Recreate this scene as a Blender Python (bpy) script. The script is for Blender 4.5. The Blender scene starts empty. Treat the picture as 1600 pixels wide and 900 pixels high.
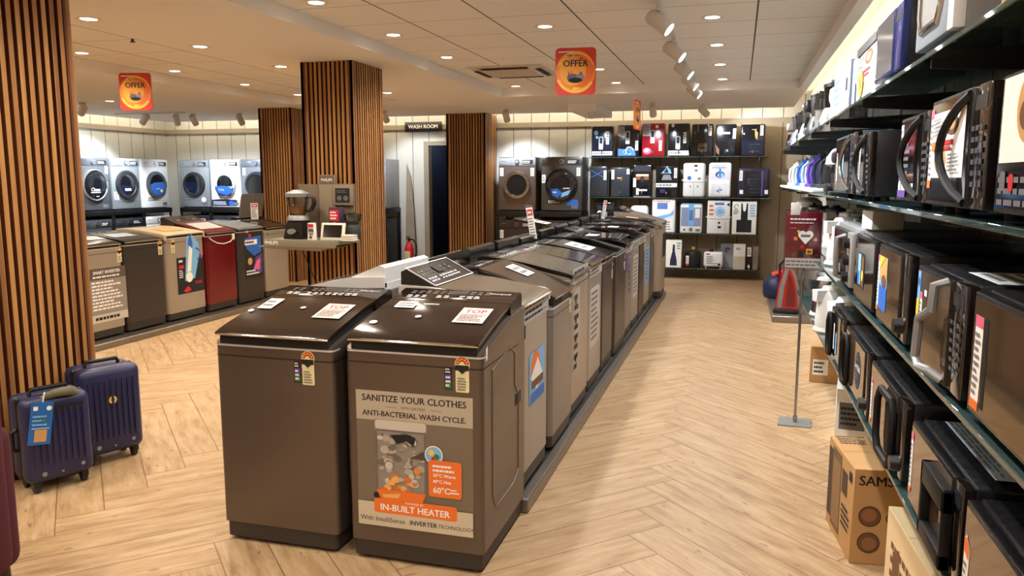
import bpy, bmesh, math, random
from mathutils import Vector, Matrix
random.seed(7)
SC = bpy.context.scene
COL = SC.collection
PI = math.pi

# ---------------------------------------------------------------- camera
FPX, VPX, VPY, CAMH = 1220.0, 1155.0, 281.0, 1.54
def setup_camera():
    yv = Vector((VPX - 800, 450 - VPY, FPX)).normalized()
    p = math.atan2(450 - VPY, FPX)
    up = Vector((0, math.cos(p), -math.sin(p)))
    up = (up - yv * up.dot(yv)).normalized()
    xv = -(yv.cross(up))
    # rows: world axes expressed in camera axes (right, up, forward)
    right = Vector((xv[0], yv[0], up[0])); upw = Vector((xv[1], yv[1], up[1])); fw = Vector((xv[2], yv[2], up[2]))
    cd = bpy.data.cameras.new('camera'); cam = bpy.data.objects.new('camera', cd); COL.objects.link(cam)
    cam.matrix_world = Matrix(((right[0], upw[0], -fw[0], 0), (right[1], upw[1], -fw[1], 0), (right[2], upw[2], -fw[2], CAMH), (0, 0, 0, 1)))
    cd.sensor_width = 36; cd.lens = FPX / 1600 * 36; cd.clip_start = 0.05; cd.clip_end = 60
    SC.camera = cam
setup_camera()

# ---------------------------------------------------------------- world, exposure, light levels
SC.view_settings.view_transform = 'Standard'; SC.view_settings.look = 'None'
SC.view_settings.gamma = 1.0; SC.view_settings.use_curve_mapping = False
SC.view_settings.exposure = 0.35
w = bpy.data.worlds.new('world'); SC.world = w; w.use_nodes = True
w.node_tree.nodes['Background'].inputs[0].default_value = (0.9, 0.9, 1, 1)
w.node_tree.nodes['Background'].inputs[1].default_value = 0.0
SC.cycles.use_denoising = True
SC.cycles.max_bounces = 7; SC.cycles.diffuse_bounces = 4; SC.cycles.glossy_bounces = 4
SC.cycles.transparent_max_bounces = 14; SC.cycles.transmission_bounces = 4
SC.cycles.caustics_reflective = False; SC.cycles.caustics_refractive = False
SC.cycles.sample_clamp_indirect = 4.0
DOWN_W, TRACK_W, WALLSPOT_W, COVE_S = 54.0, 130.0, 100.0, 15.0
WARM, COOL, NEUTRAL = (1.0, 0.86, 0.68), (0.86, 0.94, 1.0), (1.0, 0.95, 0.90)

# ---------------------------------------------------------------- colours and node helpers
def lin(c):
    if isinstance(c, str):
        c = [int(c[i:i + 2], 16) / 255 for i in (0, 2, 4)]
    return tuple((x / 12.92 if x <= 0.04045 else ((x + 0.055) / 1.055) ** 2.4) for x in c)
class G:
    """tiny node-graph writer"""
    def __init__(self, m): self.t = m.node_tree; self.n = m.node_tree.nodes; self.l = m.node_tree.links
    def inp(self, node, i, v):
        if v is None: return
        if isinstance(v, bpy.types.NodeSocket): self.l.new(v, node.inputs[i])
        else: node.inputs[i].default_value = v
    def math(self, op, a, b=None, c=None):
        n = self.n.new('ShaderNodeMath'); n.operation = op
        self.inp(n, 0, a); self.inp(n, 1, b); self.inp(n, 2, c); return n.outputs[0]
    def coord(self):
        n = self.n.new('ShaderNodeTexCoord'); return n.outputs['Object']
    def xyz(self, v):
        n = self.n.new('ShaderNodeSeparateXYZ'); self.l.new(v, n.inputs[0]); return n.outputs
    def comb(self, x, y, z):
        n = self.n.new('ShaderNodeCombineXYZ'); self.inp(n, 0, x); self.inp(n, 1, y); self.inp(n, 2, z); return n.outputs[0]
    def noise(self, v, scale, detail=3, rough=0.5):
        n = self.n.new('ShaderNodeTexNoise'); self.inp(n, 'Vector', v); n.inputs['Scale'].default_value = scale
        n.inputs['Detail'].default_value = detail; n.inputs['Roughness'].default_value = rough; return n.outputs['Fac']
    def white(self, v):
        n = self.n.new('ShaderNodeTexWhiteNoise'); n.noise_dimensions = '3D'; self.inp(n, 'Vector', v); return n.outputs['Value']
    def ramp(self, f, stops):
        n = self.n.new('ShaderNodeValToRGB'); self.inp(n, 0, f); r = n.color_ramp
        while len(r.elements) < len(stops): r.elements.new(0.5)
        for e, (p, c) in zip(r.elements, stops): e.position = p; e.color = (*lin(c), 1)
        return n.outputs[0]
    def mix(self, f, a, b, mode='MIX'):
        n = self.n.new('ShaderNodeMix'); n.data_type = 'RGBA'; n.blend_type = mode
        self.inp(n, 0, f)
        for i, v in ((6, a), (7, b)):
            if isinstance(v, bpy.types.NodeSocket): self.l.new(v, n.inputs[i])
            else: n.inputs[i].default_value = (*lin(v), 1)
        return n.outputs[2]
    def bump(self, h, strength=0.2, dist=0.01):
        n = self.n.new('ShaderNodeBump'); n.inputs['Strength'].default_value = strength; n.inputs['Distance'].default_value = dist
        self.l.new(h, n.inputs['Height']); return n.outputs[0]
    def vec(self, v, sc):
        n = self.n.new('ShaderNodeMapping'); self.l.new(v, n.inputs[0]); n.inputs['Scale'].default_value = sc; return n.outputs[0]
_M = {}
def mat(name, col='808080', rough=0.5, metal=0.0, spec=0.5, var=0.0, vs=6.0, coat=0.0, emit=0.0, stretch=None, bump=0.0):
    if name in _M: return _M[name]
    m = bpy.data.materials.new(name); m.use_nodes = True; b = m.node_tree.nodes['Principled BSDF']
    c = lin(col)
    b.inputs['Base Color'].default_value = (*c, 1); b.inputs['Roughness'].default_value = rough
    b.inputs['Metallic'].default_value = metal; b.inputs['Specular IOR Level'].default_value = spec
    b.inputs['Coat Weight'].default_value = coat; b.inputs['Coat Roughness'].default_value = 0.08
    if emit:
        b.inputs['Emission Color'].default_value = (*c, 1); b.inputs['Emission Strength'].default_value = emit
    if var:
        g = G(m); co = g.coord()
        if stretch: co = g.vec(co, stretch)
        f = g.noise(co, vs)
        hi = [min(1, x * (1 + var)) for x in c]; lo = [x * (1 - var) for x in c]
        n = g.n.new('ShaderNodeMix'); n.data_type = 'RGBA'; g.l.new(f, n.inputs[0])
        n.inputs[6].default_value = (*lo, 1); n.inputs[7].default_value = (*hi, 1)
        g.l.new(n.outputs[2], b.inputs['Base Color'])
        r = g.math('MULTIPLY_ADD', f, 0.18, rough - 0.09); g.l.new(r, b.inputs['Roughness'])
        if bump: g.l.new(g.bump(f, bump, 0.004), b.inputs['Normal'])
    _M[name] = m; return m
def glass(name, tint, refl=0.06, body=None, bf=0.0):
    m = bpy.data.materials.new(name); m.use_nodes = True; g = G(m); g.n.clear()
    o = g.n.new('ShaderNodeOutputMaterial'); t = g.n.new('ShaderNodeBsdfTransparent'); t.inputs[0].default_value = (*lin(tint), 1)
    s = g.n.new('ShaderNodeBsdfGlossy'); s.inputs['Roughness'].default_value = 0.03
    lw = g.n.new('ShaderNodeFresnel'); lw.inputs[0].default_value = 1.5
    f = g.math('MINIMUM', g.math('ADD', lw.outputs[0], refl), 0.9)
    mx = g.n.new('ShaderNodeMixShader'); g.l.new(f, mx.inputs[0]); src = t.outputs[0]
    if body:
        d = g.n.new('ShaderNodeBsdfDiffuse'); d.inputs[0].default_value = (*lin(body), 1); m2 = g.n.new('ShaderNodeMixShader'); m2.inputs[0].default_value = bf
        g.l.new(src, m2.inputs[1]); g.l.new(d.outputs[0], m2.inputs[2]); src = m2.outputs[0]
    g.l.new(src, mx.inputs[1]); g.l.new(s.outputs[0], mx.inputs[2])
    g.l.new(mx.outputs[0], o.inputs[0]); _M[name] = m; return m

# floor: herringbone planks, 0.2 x 1.2 m, laid at 45 degrees to the aisle
def floor_material():
    m = bpy.data.materials.new('herringbone_oak'); m.use_nodes = True; g = G(m); b = g.n['Principled BSDF']
    s = g.xyz(g.coord()); k = 0.70710678 / 0.2
    x = g.math('ADD', s[0], 1.114); y = s[1]
    u = g.math('MULTIPLY', g.math('ADD', x, y), k); v = g.math('MULTIPLY', g.math('SUBTRACT', y, x), k)
    i = g.math('FLOOR', u); j = g.math('FLOOR', v)
    kk = g.math('FLOORED_MODULO', g.math('SUBTRACT', i, j), 12.0)
    hz = g.math('LESS_THAN', kk, 5.5)                      # 1: plank lies along u
    # along / across coordinates and plank ids for both orientations
    i0 = g.math('SUBTRACT', i, kk); aU = g.math('SUBTRACT', u, i0); cU = g.math('SUBTRACT', v, j)
    j0 = g.math('SUBTRACT', j, g.math('SUBTRACT', 11.0, kk)); aV = g.math('SUBTRACT', v, j0); cV = g.math('SUBTRACT', u, i)
    def pick(a, c):
        return g.math('ADD', g.math('MULTIPLY', hz, a), g.math('MULTIPLY', g.math('SUBTRACT', 1.0, hz), c))
    al, ac = pick(aU, aV), pick(cU, cV)
    idv = g.comb(pick(i0, i), pick(j, j0), hz)
    rnd = g.white(idv)
    gv = g.comb(g.math('MULTIPLY', al, 0.22), g.math('MULTIPLY', ac, 1.3), g.math('MULTIPLY', rnd, 60.0))
    grain = g.noise(gv, 3.2, 6, 0.62)
    fine = g.noise(g.comb(g.math('MULTIPLY', al, 0.5), g.math('MULTIPLY', ac, 9.0), g.math('MULTIPLY', rnd, 31.0)), 4.0, 4, 0.6)
    c = g.ramp(grain, [(0.30, '957859'), (0.45, 'b2946f'), (0.60, 'c2a784'), (0.8, 'd0b998')])
    c = g.mix(g.math('MULTIPLY', g.math('GREATER_THAN', fine, 0.56), 0.28), c, '98774f')
    c = g.mix(g.math('MULTIPLY', rnd, 0.38), c, 'ab8b64')
    kn = g.noise(g.comb(g.math('MULTIPLY', al, 0.8), g.math('MULTIPLY', ac, 2.2), g.math('MULTIPLY', rnd, 17.0)), 2.3, 2, 0.5)
    c = g.mix(g.math('MULTIPLY', g.math('GREATER_THAN', kn, 0.70), 0.5), c, '6e4c2c')
    e = g.math('MINIMUM', g.math('MINIMUM', ac, g.math('SUBTRACT', 1.0, ac)), g.math('MINIMUM', al, g.math('SUBTRACT', 6.0, al)))
    seam = g.math('LESS_THAN', e, 0.014)
    c = g.mix(g.math('MULTIPLY', seam, 0.75), c, '6b4a2b')
    g.l.new(c, b.inputs['Base Color'])
    g.l.new(g.math('MULTIPLY_ADD', grain, 0.2, 0.34), b.inputs['Roughness'])
    g.l.new(g.bump(g.math('SUBTRACT', grain, g.math('MULTIPLY', seam, 1.0)), 0.12, 0.004), b.inputs['Normal'])
    b.inputs['Specular IOR Level'].default_value = 0.42
    return m
def plank_material(name, c0, c1, seamc, pitch, axis=0, rough=0.65):
    """vertical wooden boards; axis = horizontal coordinate that counts the boards"""
    m = bpy.data.materials.new(name); m.use_nodes = True; g = G(m); b = g.n['Principled BSDF']
    s = g.xyz(g.coord()); h = g.math('DIVIDE', s[axis], pitch); i = g.math('FLOOR', h); fr = g.math('SUBTRACT', h, i)
    rnd = g.white(g.comb(i, 3.0, 1.0))
    gr = g.noise(g.comb(g.math('MULTIPLY', h, 3.0), g.math('MULTIPLY', s[2], 0.9), g.math('MULTIPLY', rnd, 40.0)), 4.0, 5, 0.6)
    c = g.mix(g.math('MULTIPLY_ADD', rnd, 0.35, g.math('MULTIPLY', gr, 0.6)), c0, c1)
    e = g.math('MINIMUM', fr, g.math('SUBTRACT', 1.0, fr))
    c = g.mix(g.math('LESS_THAN', e, 0.006 / pitch), c, seamc)
    g.l.new(c, b.inputs['Base Color']); b.inputs['Roughness'].default_value = rough
    g.l.new(g.bump(gr, 0.1, 0.004), b.inputs['Normal'])
    _M[name] = m; return m
def tile_material():
    m = bpy.data.materials.new('ceiling_tiles'); m.use_nodes = True; g = G(m); b = g.n['Principled BSDF']
    s = g.xyz(g.coord())
    fx = g.math('FLOORED_MODULO', g.math('SUBTRACT', s[0], 0.077), 0.62); fy = g.math('FLOORED_MODULO', s[1], 0.62)
    ex = g.math('MINIMUM', fx, g.math('SUBTRACT', 0.62, fx)); ey = g.math('MINIMUM', fy, g.math('SUBTRACT', 0.62, fy))
    n = g.noise(g.coord(), 3.0, 3)
    c = g.mix(n, 'efedea', 'f5f3f0')
    c = g.mix(g.math('LESS_THAN', ey, 0.0035), c, '8a7c6e')
    c = g.mix(g.math('LESS_THAN', ex, 0.0060), c, '453a32')
    g.l.new(c, b.inputs['Base Color']); b.inputs['Roughness'].default_value = 0.8
    return m
def wood_slat(name, c0, c1, c2):
    m = bpy.data.materials.new(name); m.use_nodes = True; g = G(m); b = g.n['Principled BSDF']
    s = g.xyz(g.coord()); a = g.math('ADD', s[0], g.math('MULTIPLY', s[1], 1.0))
    rnd = g.white(g.comb(g.math('FLOOR', g.math('DIVIDE', s[0], 0.04)), g.math('FLOOR', g.math('DIVIDE', s[1], 0.04)), 2.0))
    gr = g.noise(g.comb(g.math('MULTIPLY', a, 150.0), g.math('MULTIPLY', s[2], 3.0), g.math('MULTIPLY', rnd, 20.0)), 1.0, 4, 0.6)
    c = g.ramp(g.math('MULTIPLY_ADD', rnd, 0.45, g.math('MULTIPLY', gr, 0.5)), [(0.25, c0), (0.5, c1), (0.75, c2)])
    g.l.new(c, b.inputs['Base Color']); b.inputs['Roughness'].default_value = 0.45
    g.l.new(g.bump(gr, 0.08, 0.003), b.inputs['Normal'])
    _M[name] = m; return m

# shared materials
black = mat('black_plastic', '0e0e10', 0.38)
dkgrey = mat('dark_grey_plastic', '26262a', 0.45)
gasket = mat('dark_gasket', '08080a', 0.6)
white = mat('white_plastic', 'e8e9ea', 0.35)
offwh = mat('cream_plastic', 'd8d3c8', 0.4)
paper = mat('white_paper', 'f0eee8', 0.75)
paperp = mat('pinkish_paper', 'f0d8cf', 0.75)
ink = mat('black_ink', '15151a', 0.7)
inkg = mat('grey_ink', '6a6a70', 0.7)
red = mat('red_ink', 'c8202c', 0.55)
orange = mat('orange_ink', 'e8742a', 0.6)
yellow = mat('yellow_ink', 'f2c230', 0.6)
blue = mat('blue_ink', '2a66c0', 0.5)
cyan = mat('light_blue_ink', '7ab4e6', 0.55)
navy = mat('navy_ink', '1a2450', 0.5)
green = mat('green_ink', '3a7a48', 0.6)
pink = mat('pink_ink', 'e0678a', 0.6)
purple = mat('purple_ink', '5a3f8a', 0.6)
tan = mat('tan_ink', 'c89a5e', 0.6)
brown = mat('brown_ink', '6a4428', 0.6)
cream = mat('cream_label', 'ece2b0', 0.6)
inkwh = mat('white_ink', 'f2f2f4', 0.5)
chrome = mat('chrome', 'c8c8ca', 0.12, 1.0)
steel = mat('brushed_steel', '9a9a9a', 0.3, 1.0, var=0.12, vs=5, stretch=(1, 1, 30))
steelm = mat('platform_steel', '8c857c', 0.38, 0.8, var=0.15, vs=8)
alu = mat('grey_metal_paint', '8e9092', 0.4, 0.3)
bronze = mat('bronze_grey_steel', '675b51', 0.34, 0.5, var=0.07, vs=2, stretch=(1, 1, 6))
lidglass = mat('dark_brown_lid_glass', '241914', 0.10, 0.0, 0.35)
lidblack = mat('black_lid_glass', '141416', 0.2, 0.0, 0.6, coat=0.3)
silverp = mat('silver_paint', 'a39e98', 0.34, 0.45, var=0.05, vs=3)
greyp = mat('warm_grey_paint', '86807a', 0.36, 0.4, var=0.05, vs=3)
beige = mat('champagne_paint', 'a89c8c', 0.36, 0.35, var=0.05, vs=3)
midgrey = mat('mid_grey_paint', '5f5a56', 0.38, 0.4, var=0.05, vs=3)
inox = mat('dark_inox_paint', '46403c', 0.34, 0.5, var=0.07, vs=3)
maroon = mat('maroon_paint', '6e0f18', 0.22, 0.25, var=0.08, vs=3, coat=0.3)
plinth = mat('plinth_plastic', '322c28', 0.5)
frontgrey = mat('front_loader_grey', '6e747c', 0.32, 0.5, var=0.05, vs=3)
frontsilver = mat('front_loader_silver', 'a2abb4', 0.32, 0.45, var=0.05, vs=3)
frontwhite = mat('front_loader_white', 'e2e8ee', 0.3)
drum = mat('drum_steel', 'a8a6a2', 0.25, 1.0, var=0.2, vs=14)
bowl = mat('door_bowl_glass', '14161c', 0.06, 0.0, 0.7, coat=0.5)
rackm = mat('rack_black_steel', '101014', 0.45, 0.2)
mwglass = mat('microwave_door_glass', '181210', 0.05, 0.0, 0.7, coat=0.6)
mirror = mat('mirror_door_glass', '826a50', 0.05, 0.75)
mwblack = mat('microwave_black_paint', '0c0c0f', 0.3, 0.0, 0.5, var=0.2, vs=60)
cardb = mat('cardboard', 'b98f5c', 0.85, var=0.06, vs=10)
cardl = mat('light_cardboard', 'd6b98c', 0.85, var=0.05, vs=10)
shelfglass = glass('shelf_glass', 'a8c4c0', 0.10, '54706f', 0.4)
clear = glass('clear_plastic', 'dfe6e8', 0.03)
smoke = glass('smoked_plastic', 'b4b0b4', 0.05)
bluecl = glass('blue_clear_plastic', '8aa6d8', 0.04)
plaster = mat('ceiling_plaster', 'f3f0ec', 0.85, var=0.01, vs=3)
M_FLOOR, M_TILE = floor_material(), tile_material()
M_WP = plank_material('whitewashed_boards', 'b9b7b0', 'd9d7d0', '57544e', 0.305, 0)
M_WPY = plank_material('whitewashed_boards_side', 'b9b7b0', 'd9d7d0', '57544e', 0.305, 1)
M_BP = plank_material('grey_brown_boards', '8c7d68', 'a8967e', '4a4034', 0.305, 0)
M_BPY = plank_material('grey_brown_boards_side', 'a09a90', 'beb8ae', '4c443a', 0.305, 1)
M_TRIM = mat('grey_wood_beam', '8f8372', 0.7, var=0.18, vs=5, stretch=(0.4, 0.4, 8))
M_SLAT = wood_slat('cedar_slats', '855a35', 'ac7c48', 'c2945a')
M_SLATSIDE = mat('painted_shade_slat_edge', '5e3019', 0.55, var=.1, vs=4, stretch=(20, 20, 1))  # shade of the gaps between slats, painted into the edge colour
M_CORE = mat('column_dark_backing', '1e100a', 0.8)

# ---------------------------------------------------------------- mesh writer
KIDS = {}
class MB:
    def __init__(self): self.v = []; self.f = []; self.mi = []; self.ms = []
    def idx(self, m):
        if m not in self.ms: self.ms.append(m)
        return self.ms.index(m)
    def add(self, vs, fs, m, T=None):
        o = len(self.v); k = self.idx(m)
        self.v += [tuple(T @ Vector(p)) if T is not None else tuple(p) for p in vs]
        for f in fs: self.f.append([o + q for q in f]); self.mi.append(k)
        return self
    def box(self, x0, y0, z0, x1, y1, z1, m, T=None):
        vs = [(x0, y0, z0), (x1, y0, z0), (x1, y1, z0), (x0, y1, z0), (x0, y0, z1), (x1, y0, z1), (x1, y1, z1), (x0, y1, z1)]
        return self.add(vs, [(0, 3, 2, 1), (4, 5, 6, 7), (0, 1, 5, 4), (1, 2, 6, 5), (2, 3, 7, 6), (3, 0, 4, 7)], m, T)
    def rbox(self, x0, y0, z0, x1, y1, z1, m, r=0.01, seg=2, T=None):
        bm = bmesh.new(); bmesh.ops.create_cube(bm, size=1)
        for q in bm.verts: q.co = Vector(((x0 + x1) / 2 + q.co.x * (x1 - x0), (y0 + y1) / 2 + q.co.y * (y1 - y0), (z0 + z1) / 2 + q.co.z * (z1 - z0)))
        r = min(r, 0.49 * min(x1 - x0, y1 - y0, z1 - z0))
        bmesh.ops.bevel(bm, geom=bm.edges[:], offset=r, segments=seg, profile=0.5, affect='EDGES')
        bm.verts.index_update()
        self.add([q.co[:] for q in bm.verts], [[q.index for q in f.verts] for f in bm.faces], m, T); bm.free(); return self
    def prism(self, poly, d0, d1, m, axis='y', T=None):
        """extrude polygon; axis y: poly=(x,z), axis x: poly=(y,z), axis z: poly=(x,y)"""
        n = len(poly)
        def P(p, d): return (p[0], d, p[1]) if axis == 'y' else ((d, p[0], p[1]) if axis == 'x' else (p[0], p[1], d))
        vs = [P(p, d0) for p in poly] + [P(p, d1) for p in poly]
        fs = [list(range(n)), list(range(2 * n - 1, n - 1, -1))] + [[i, i + n, (i + 1) % n + n, (i + 1) % n] for i in range(n)]
        return self.add(vs, fs, m, T)
    def lathe(self, prof, m, c=(0, 0, 0), n=24, T=None, sx=1.0, sy=1.0, a0=0.0, a1=2 * PI):
        """profile of (radius, height) turned about z"""
        full = abs(a1 - a0 - 2 * PI) < 1e-6; k = n if full else n + 1
        vs = []; fs = []
        for (r, h) in prof:
            for i in range(k):
                a = a0 + (a1 - a0) * i / n; vs.append((c[0] + r * sx * math.cos(a), c[1] + r * sy * math.sin(a), c[2] + h))
        for q in range(len(prof) - 1):
            for i in range(n):
                j = (i + 1) % k
                fs.append((q * k + i, q * k + j, (q + 1) * k + j, (q + 1) * k + i))
        if full:
            if prof[0][0] > 1e-5: fs.append(list(range(k - 1, -1, -1)))
            if prof[-1][0] > 1e-5: fs.append([(len(prof) - 1) * k + i for i in range(k)])
        return self.add(vs, fs, m, T)
    def tube(self, pts, r, m, n=8, T=None, closed=False, flat=1.0):
        P = [Vector(p) for p in pts]; vs = []; fs = []; L = len(P); s = None
        for i, p in enumerate(P):
            a = P[i - 1] if (i or closed) else P[i]; b = P[(i + 1) % L] if (i < L - 1 or closed) else P[i]
            t = (b - a).normalized()
            if s is None or (s - t * s.dot(t)).length < 1e-3: s = t.cross(Vector((0, 0, 1)) if abs(t.z) < 0.9 else Vector((1, 0, 0)))
            s = (s - t * s.dot(t)).normalized(); u = s.cross(t)
            rr = r[i] if isinstance(r, (list, tuple)) else r
            for k in range(n):
                q = 2 * PI * k / n; vs.append(tuple(p + s * (rr * math.cos(q)) + u * (rr * flat * math.sin(q))))
        for i in range(L if closed else L - 1):
            j = (i + 1) % L
            for k in range(n): fs.append((i * n + k, i * n + (k + 1) % n, j * n + (k + 1) % n, j * n + k))
        if not closed: fs.append(list(range(n - 1, -1, -1))); fs.append([(L - 1) * n + k for k in range(n)])
        return self.add(vs, fs, m, T)
    def cyl(self, p0, p1, r, m, n=16, r1=None): return self.tube([p0, p1], [r, r if r1 is None else r1], m, n)
    def ball(self, c, rx, ry, rz, m, n=16, k=10):
        return self.lathe([(math.sin(PI * i / k) * 1.0, -math.cos(PI * i / k)) for i in range(k + 1)], m, n=n, T=Matrix.Translation(c) @ Matrix.Diagonal((rx, ry, rz, 1)))
    def build(self, name, parent=None, label=None, smooth=40):
        me = bpy.data.meshes.new(name); me.from_pydata(self.v, [], self.f); me.update()
        bm = bmesh.new(); bm.from_mesh(me); bmesh.ops.recalc_face_normals(bm, faces=bm.faces[:]); bm.to_mesh(me); bm.free()
        for m in self.ms: me.materials.append(m)
        me.polygons.foreach_set('material_index', self.mi)
        if smooth:
            me.polygons.foreach_set('use_smooth', [True] * len(me.polygons)); me.set_sharp_from_angle(angle=math.radians(smooth))
        o = bpy.data.objects.new(name, me); COL.objects.link(o)
        if parent is not None: o.parent = parent; KIDS.setdefault(parent.name, []).append(o)
        if label: o['label'] = label
        return o
def tag(o, label, cat, group=None, kind=None):
    if label: o['label'] = label
    if cat: o['category'] = cat
    if group: o['group'] = group
    if kind: o['kind'] = kind
    return o
def thing(name, label, cat, loc=(0, 0, 0), rz=0.0, group=None):
    o = bpy.data.objects.new(name, None); COL.objects.link(o); o.empty_display_size = 0.1
    o.location = loc; o.rotation_euler = (0, 0, math.radians(rz))
    return tag(o, label, cat, group)
def dup(o, loc=None, rz=None, label=None, group=None, parent=None):
    c = o.copy(); COL.objects.link(c)
    if parent is not None: c.parent = parent; KIDS.setdefault(parent.name, []).append(c)
    if loc is not None: c.location = loc
    if rz is not None: c.rotation_euler = (0, 0, math.radians(rz))
    if label: c['label'] = label
    if group: c['group'] = group
    for k in list(KIDS.get(o.name, [])): dup(k, parent=c)
    return c
def struct(name, mb, label=None):
    o = mb.build(name); o['kind'] = 'structure'
    if label: o['label'] = label
    return o
# ---------------------------------------------------------------- printed decals: layered flat shapes on a face
_TX = {}
def text_mesh(s, size, align, off=0.0):
    k = (s, size, align, off)
    if k not in _TX:
        cu = bpy.data.curves.new('lettering', 'FONT'); cu.body = s; cu.size = size; cu.align_x = align; cu.align_y = 'CENTER'; cu.resolution_u = 2; cu.offset = size * off
        o = bpy.data.objects.new('lettering', cu); me = o.to_mesh()
        _TX[k] = ([tuple(q.co) for q in me.vertices], [list(p.vertices) for p in me.polygons])
        o.to_mesh_clear(); bpy.data.objects.remove(o); bpy.data.curves.remove(cu)
    return _TX[k]
FRONT = lambda y=0.0: (Vector((0, y, 0)), Vector((1, 0, 0)), Vector((0, 0, 1)), Vector((0, -1, 0)))
TOP = lambda z=0.0: (Vector((0, 0, z)), Vector((1, 0, 0)), Vector((0, 1, 0)), Vector((0, 0, 1)))
SIDE = lambda x=0.0: (Vector((x, 0, 0)), Vector((0, -1, 0)), Vector((0, 0, 1)), Vector((-1, 0, 0)))   # faces -x
SIDEP = lambda x=0.0: (Vector((x, 0, 0)), Vector((0, 1, 0)), Vector((0, 0, 1)), Vector((1, 0, 0)))    # faces +x
def paint(mb, items, frame, base=0.0006, step=0.0005, bold=0):
    O, U, V, N = frame; lay = 0; step = min(step, .005 / max(1, len(items)))
    def P(u, v, h): return tuple(O + U * u + V * v + N * h)
    for it in items:
        k = it[0]; h = base + step * lay; lay += 1
        if k == 'r':
            _, u0, v0, u1, v1, m = it[:6]; mb.add([P(u0, v0, h), P(u1, v0, h), P(u1, v1, h), P(u0, v1, h)], [(0, 1, 2, 3)], m)
        elif k == 'rr':
            _, u0, v0, u1, v1, r, m = it; pts = []
            for (cx, cy, a) in ((u1 - r, v1 - r, 0), (u0 + r, v1 - r, 90), (u0 + r, v0 + r, 180), (u1 - r, v0 + r, 270)):
                for q in range(5): t = math.radians(a + q * 22.5); pts.append(P(cx + r * math.cos(t), cy + r * math.sin(t), h))
            mb.add(pts, [list(range(len(pts)))], m)
        elif k == 'c':
            _, u, v, ru, m = it[:5]; rv = it[5] if len(it) > 5 else ru
            mb.add([P(u + ru * math.cos(2 * PI * q / 20), v + rv * math.sin(2 * PI * q / 20), h) for q in range(20)], [list(range(20))], m)
        elif k == 'arc':       # ring segment
            _, u, v, r0, r1, a0, a1, m = it; n = 20; pts = []; fs = []
            for q in range(n + 1):
                t = math.radians(a0 + (a1 - a0) * q / n)
                pts += [P(u + r0 * math.cos(t), v + r0 * math.sin(t), h), P(u + r1 * math.cos(t), v + r1 * math.sin(t), h)]
            for q in range(n): fs.append((2 * q, 2 * q + 1, 2 * q + 3, 2 * q + 2))
            mb.add(pts, fs, m)
        elif k == 'p':
            pts = [P(u, v, h) for (u, v) in it[1]]; mb.add(pts, [list(range(len(pts)))], it[2])
        elif k == 't':
            _, s, u, v, size, m = it[:6]; al = it[6] if len(it) > 6 else 'CENTER'
            vs, fs = text_mesh(s, size, al)
            e = .024 * size
            for q, (dx, dv) in enumerate(((-e, 0), (0, 0), (e, 0), (0, e * .6), (0, -e * .6)) if (len(it) > 7 and it[7]) else ((0, 0),)):
                mb.add([P(u + p[0] + dx, v + p[1] + dv, h + q * step * .15) for p in vs], fs, m)
        elif k == 'lines':     # rows of illegible small print
            _, u0, v0, u1, v1, n, m = it; dv = (v1 - v0) / n
            for q in range(n):
                e = u1 - (u1 - u0) * random.random() * 0.35; vv = v1 - dv * (q + 0.75)
                x = u0
                while x < e:
                    L = (u1 - u0) * random.uniform(0.06, 0.16); x2 = min(e, x + L)
                    mb.add([P(x, vv, h), P(x2, vv, h), P(x2, vv + dv * 0.5, h), P(x, vv + dv * 0.5, h)], [(0, 1, 2, 3)], m); x = x2 + (u1 - u0) * 0.025
    return mb
def decal(name, parent, items, frame, label=None):
    rest = []
    for it in items:       # ('part', name, items): a sticker of its own
        if it[0] == 'part': paint(MB(), it[2], frame).build(it[1], parent, None, smooth=0)
        else: rest.append(it)
    return paint(MB(), rest, frame).build(name, parent, label, smooth=0) if rest else None
# ================================================================ SETTING
XL, XR, YB, YF = -10.6, 0.97, 12.8, -3.2
ZS, ZC, ZT = 2.6, 2.7, 2.82
struct('floor', MB().box(XL - .15, YF - .15, -.06, XR + .15, YB + .12, 0, M_FLOOR), 'honey oak herringbone plank floor')
b = MB().box(XL, YB, 0, -5.2, YB + .12, ZT, M_WP).box(-4.2, YB, 0, XR, YB + .12, ZT, M_WP).box(-5.2, YB, 2.15, -4.2, YB + .12, ZT, M_WP)
struct('wall_back', b, 'whitewashed vertical board wall at the end of the shop')
struct('wall_left', MB().box(XL - .12, YF, 0, XL, YB + .12, ZT, M_WPY), 'whitewashed vertical board wall behind the corner washers')
struct('wall_right', MB().box(XR, YF, 0, XR + .12, YB + .12, 1.9, M_BPY).box(XR, YF, 1.9, XR + .12, YB + .12, ZT, plaster), 'pale board wall with smooth cream upper part behind the glass shelves')
struct('wall_front', MB().box(XL - .12, YF - .12, 0, XR + .12, YF, ZT, plaster), 'plain wall behind the viewer')
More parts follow.
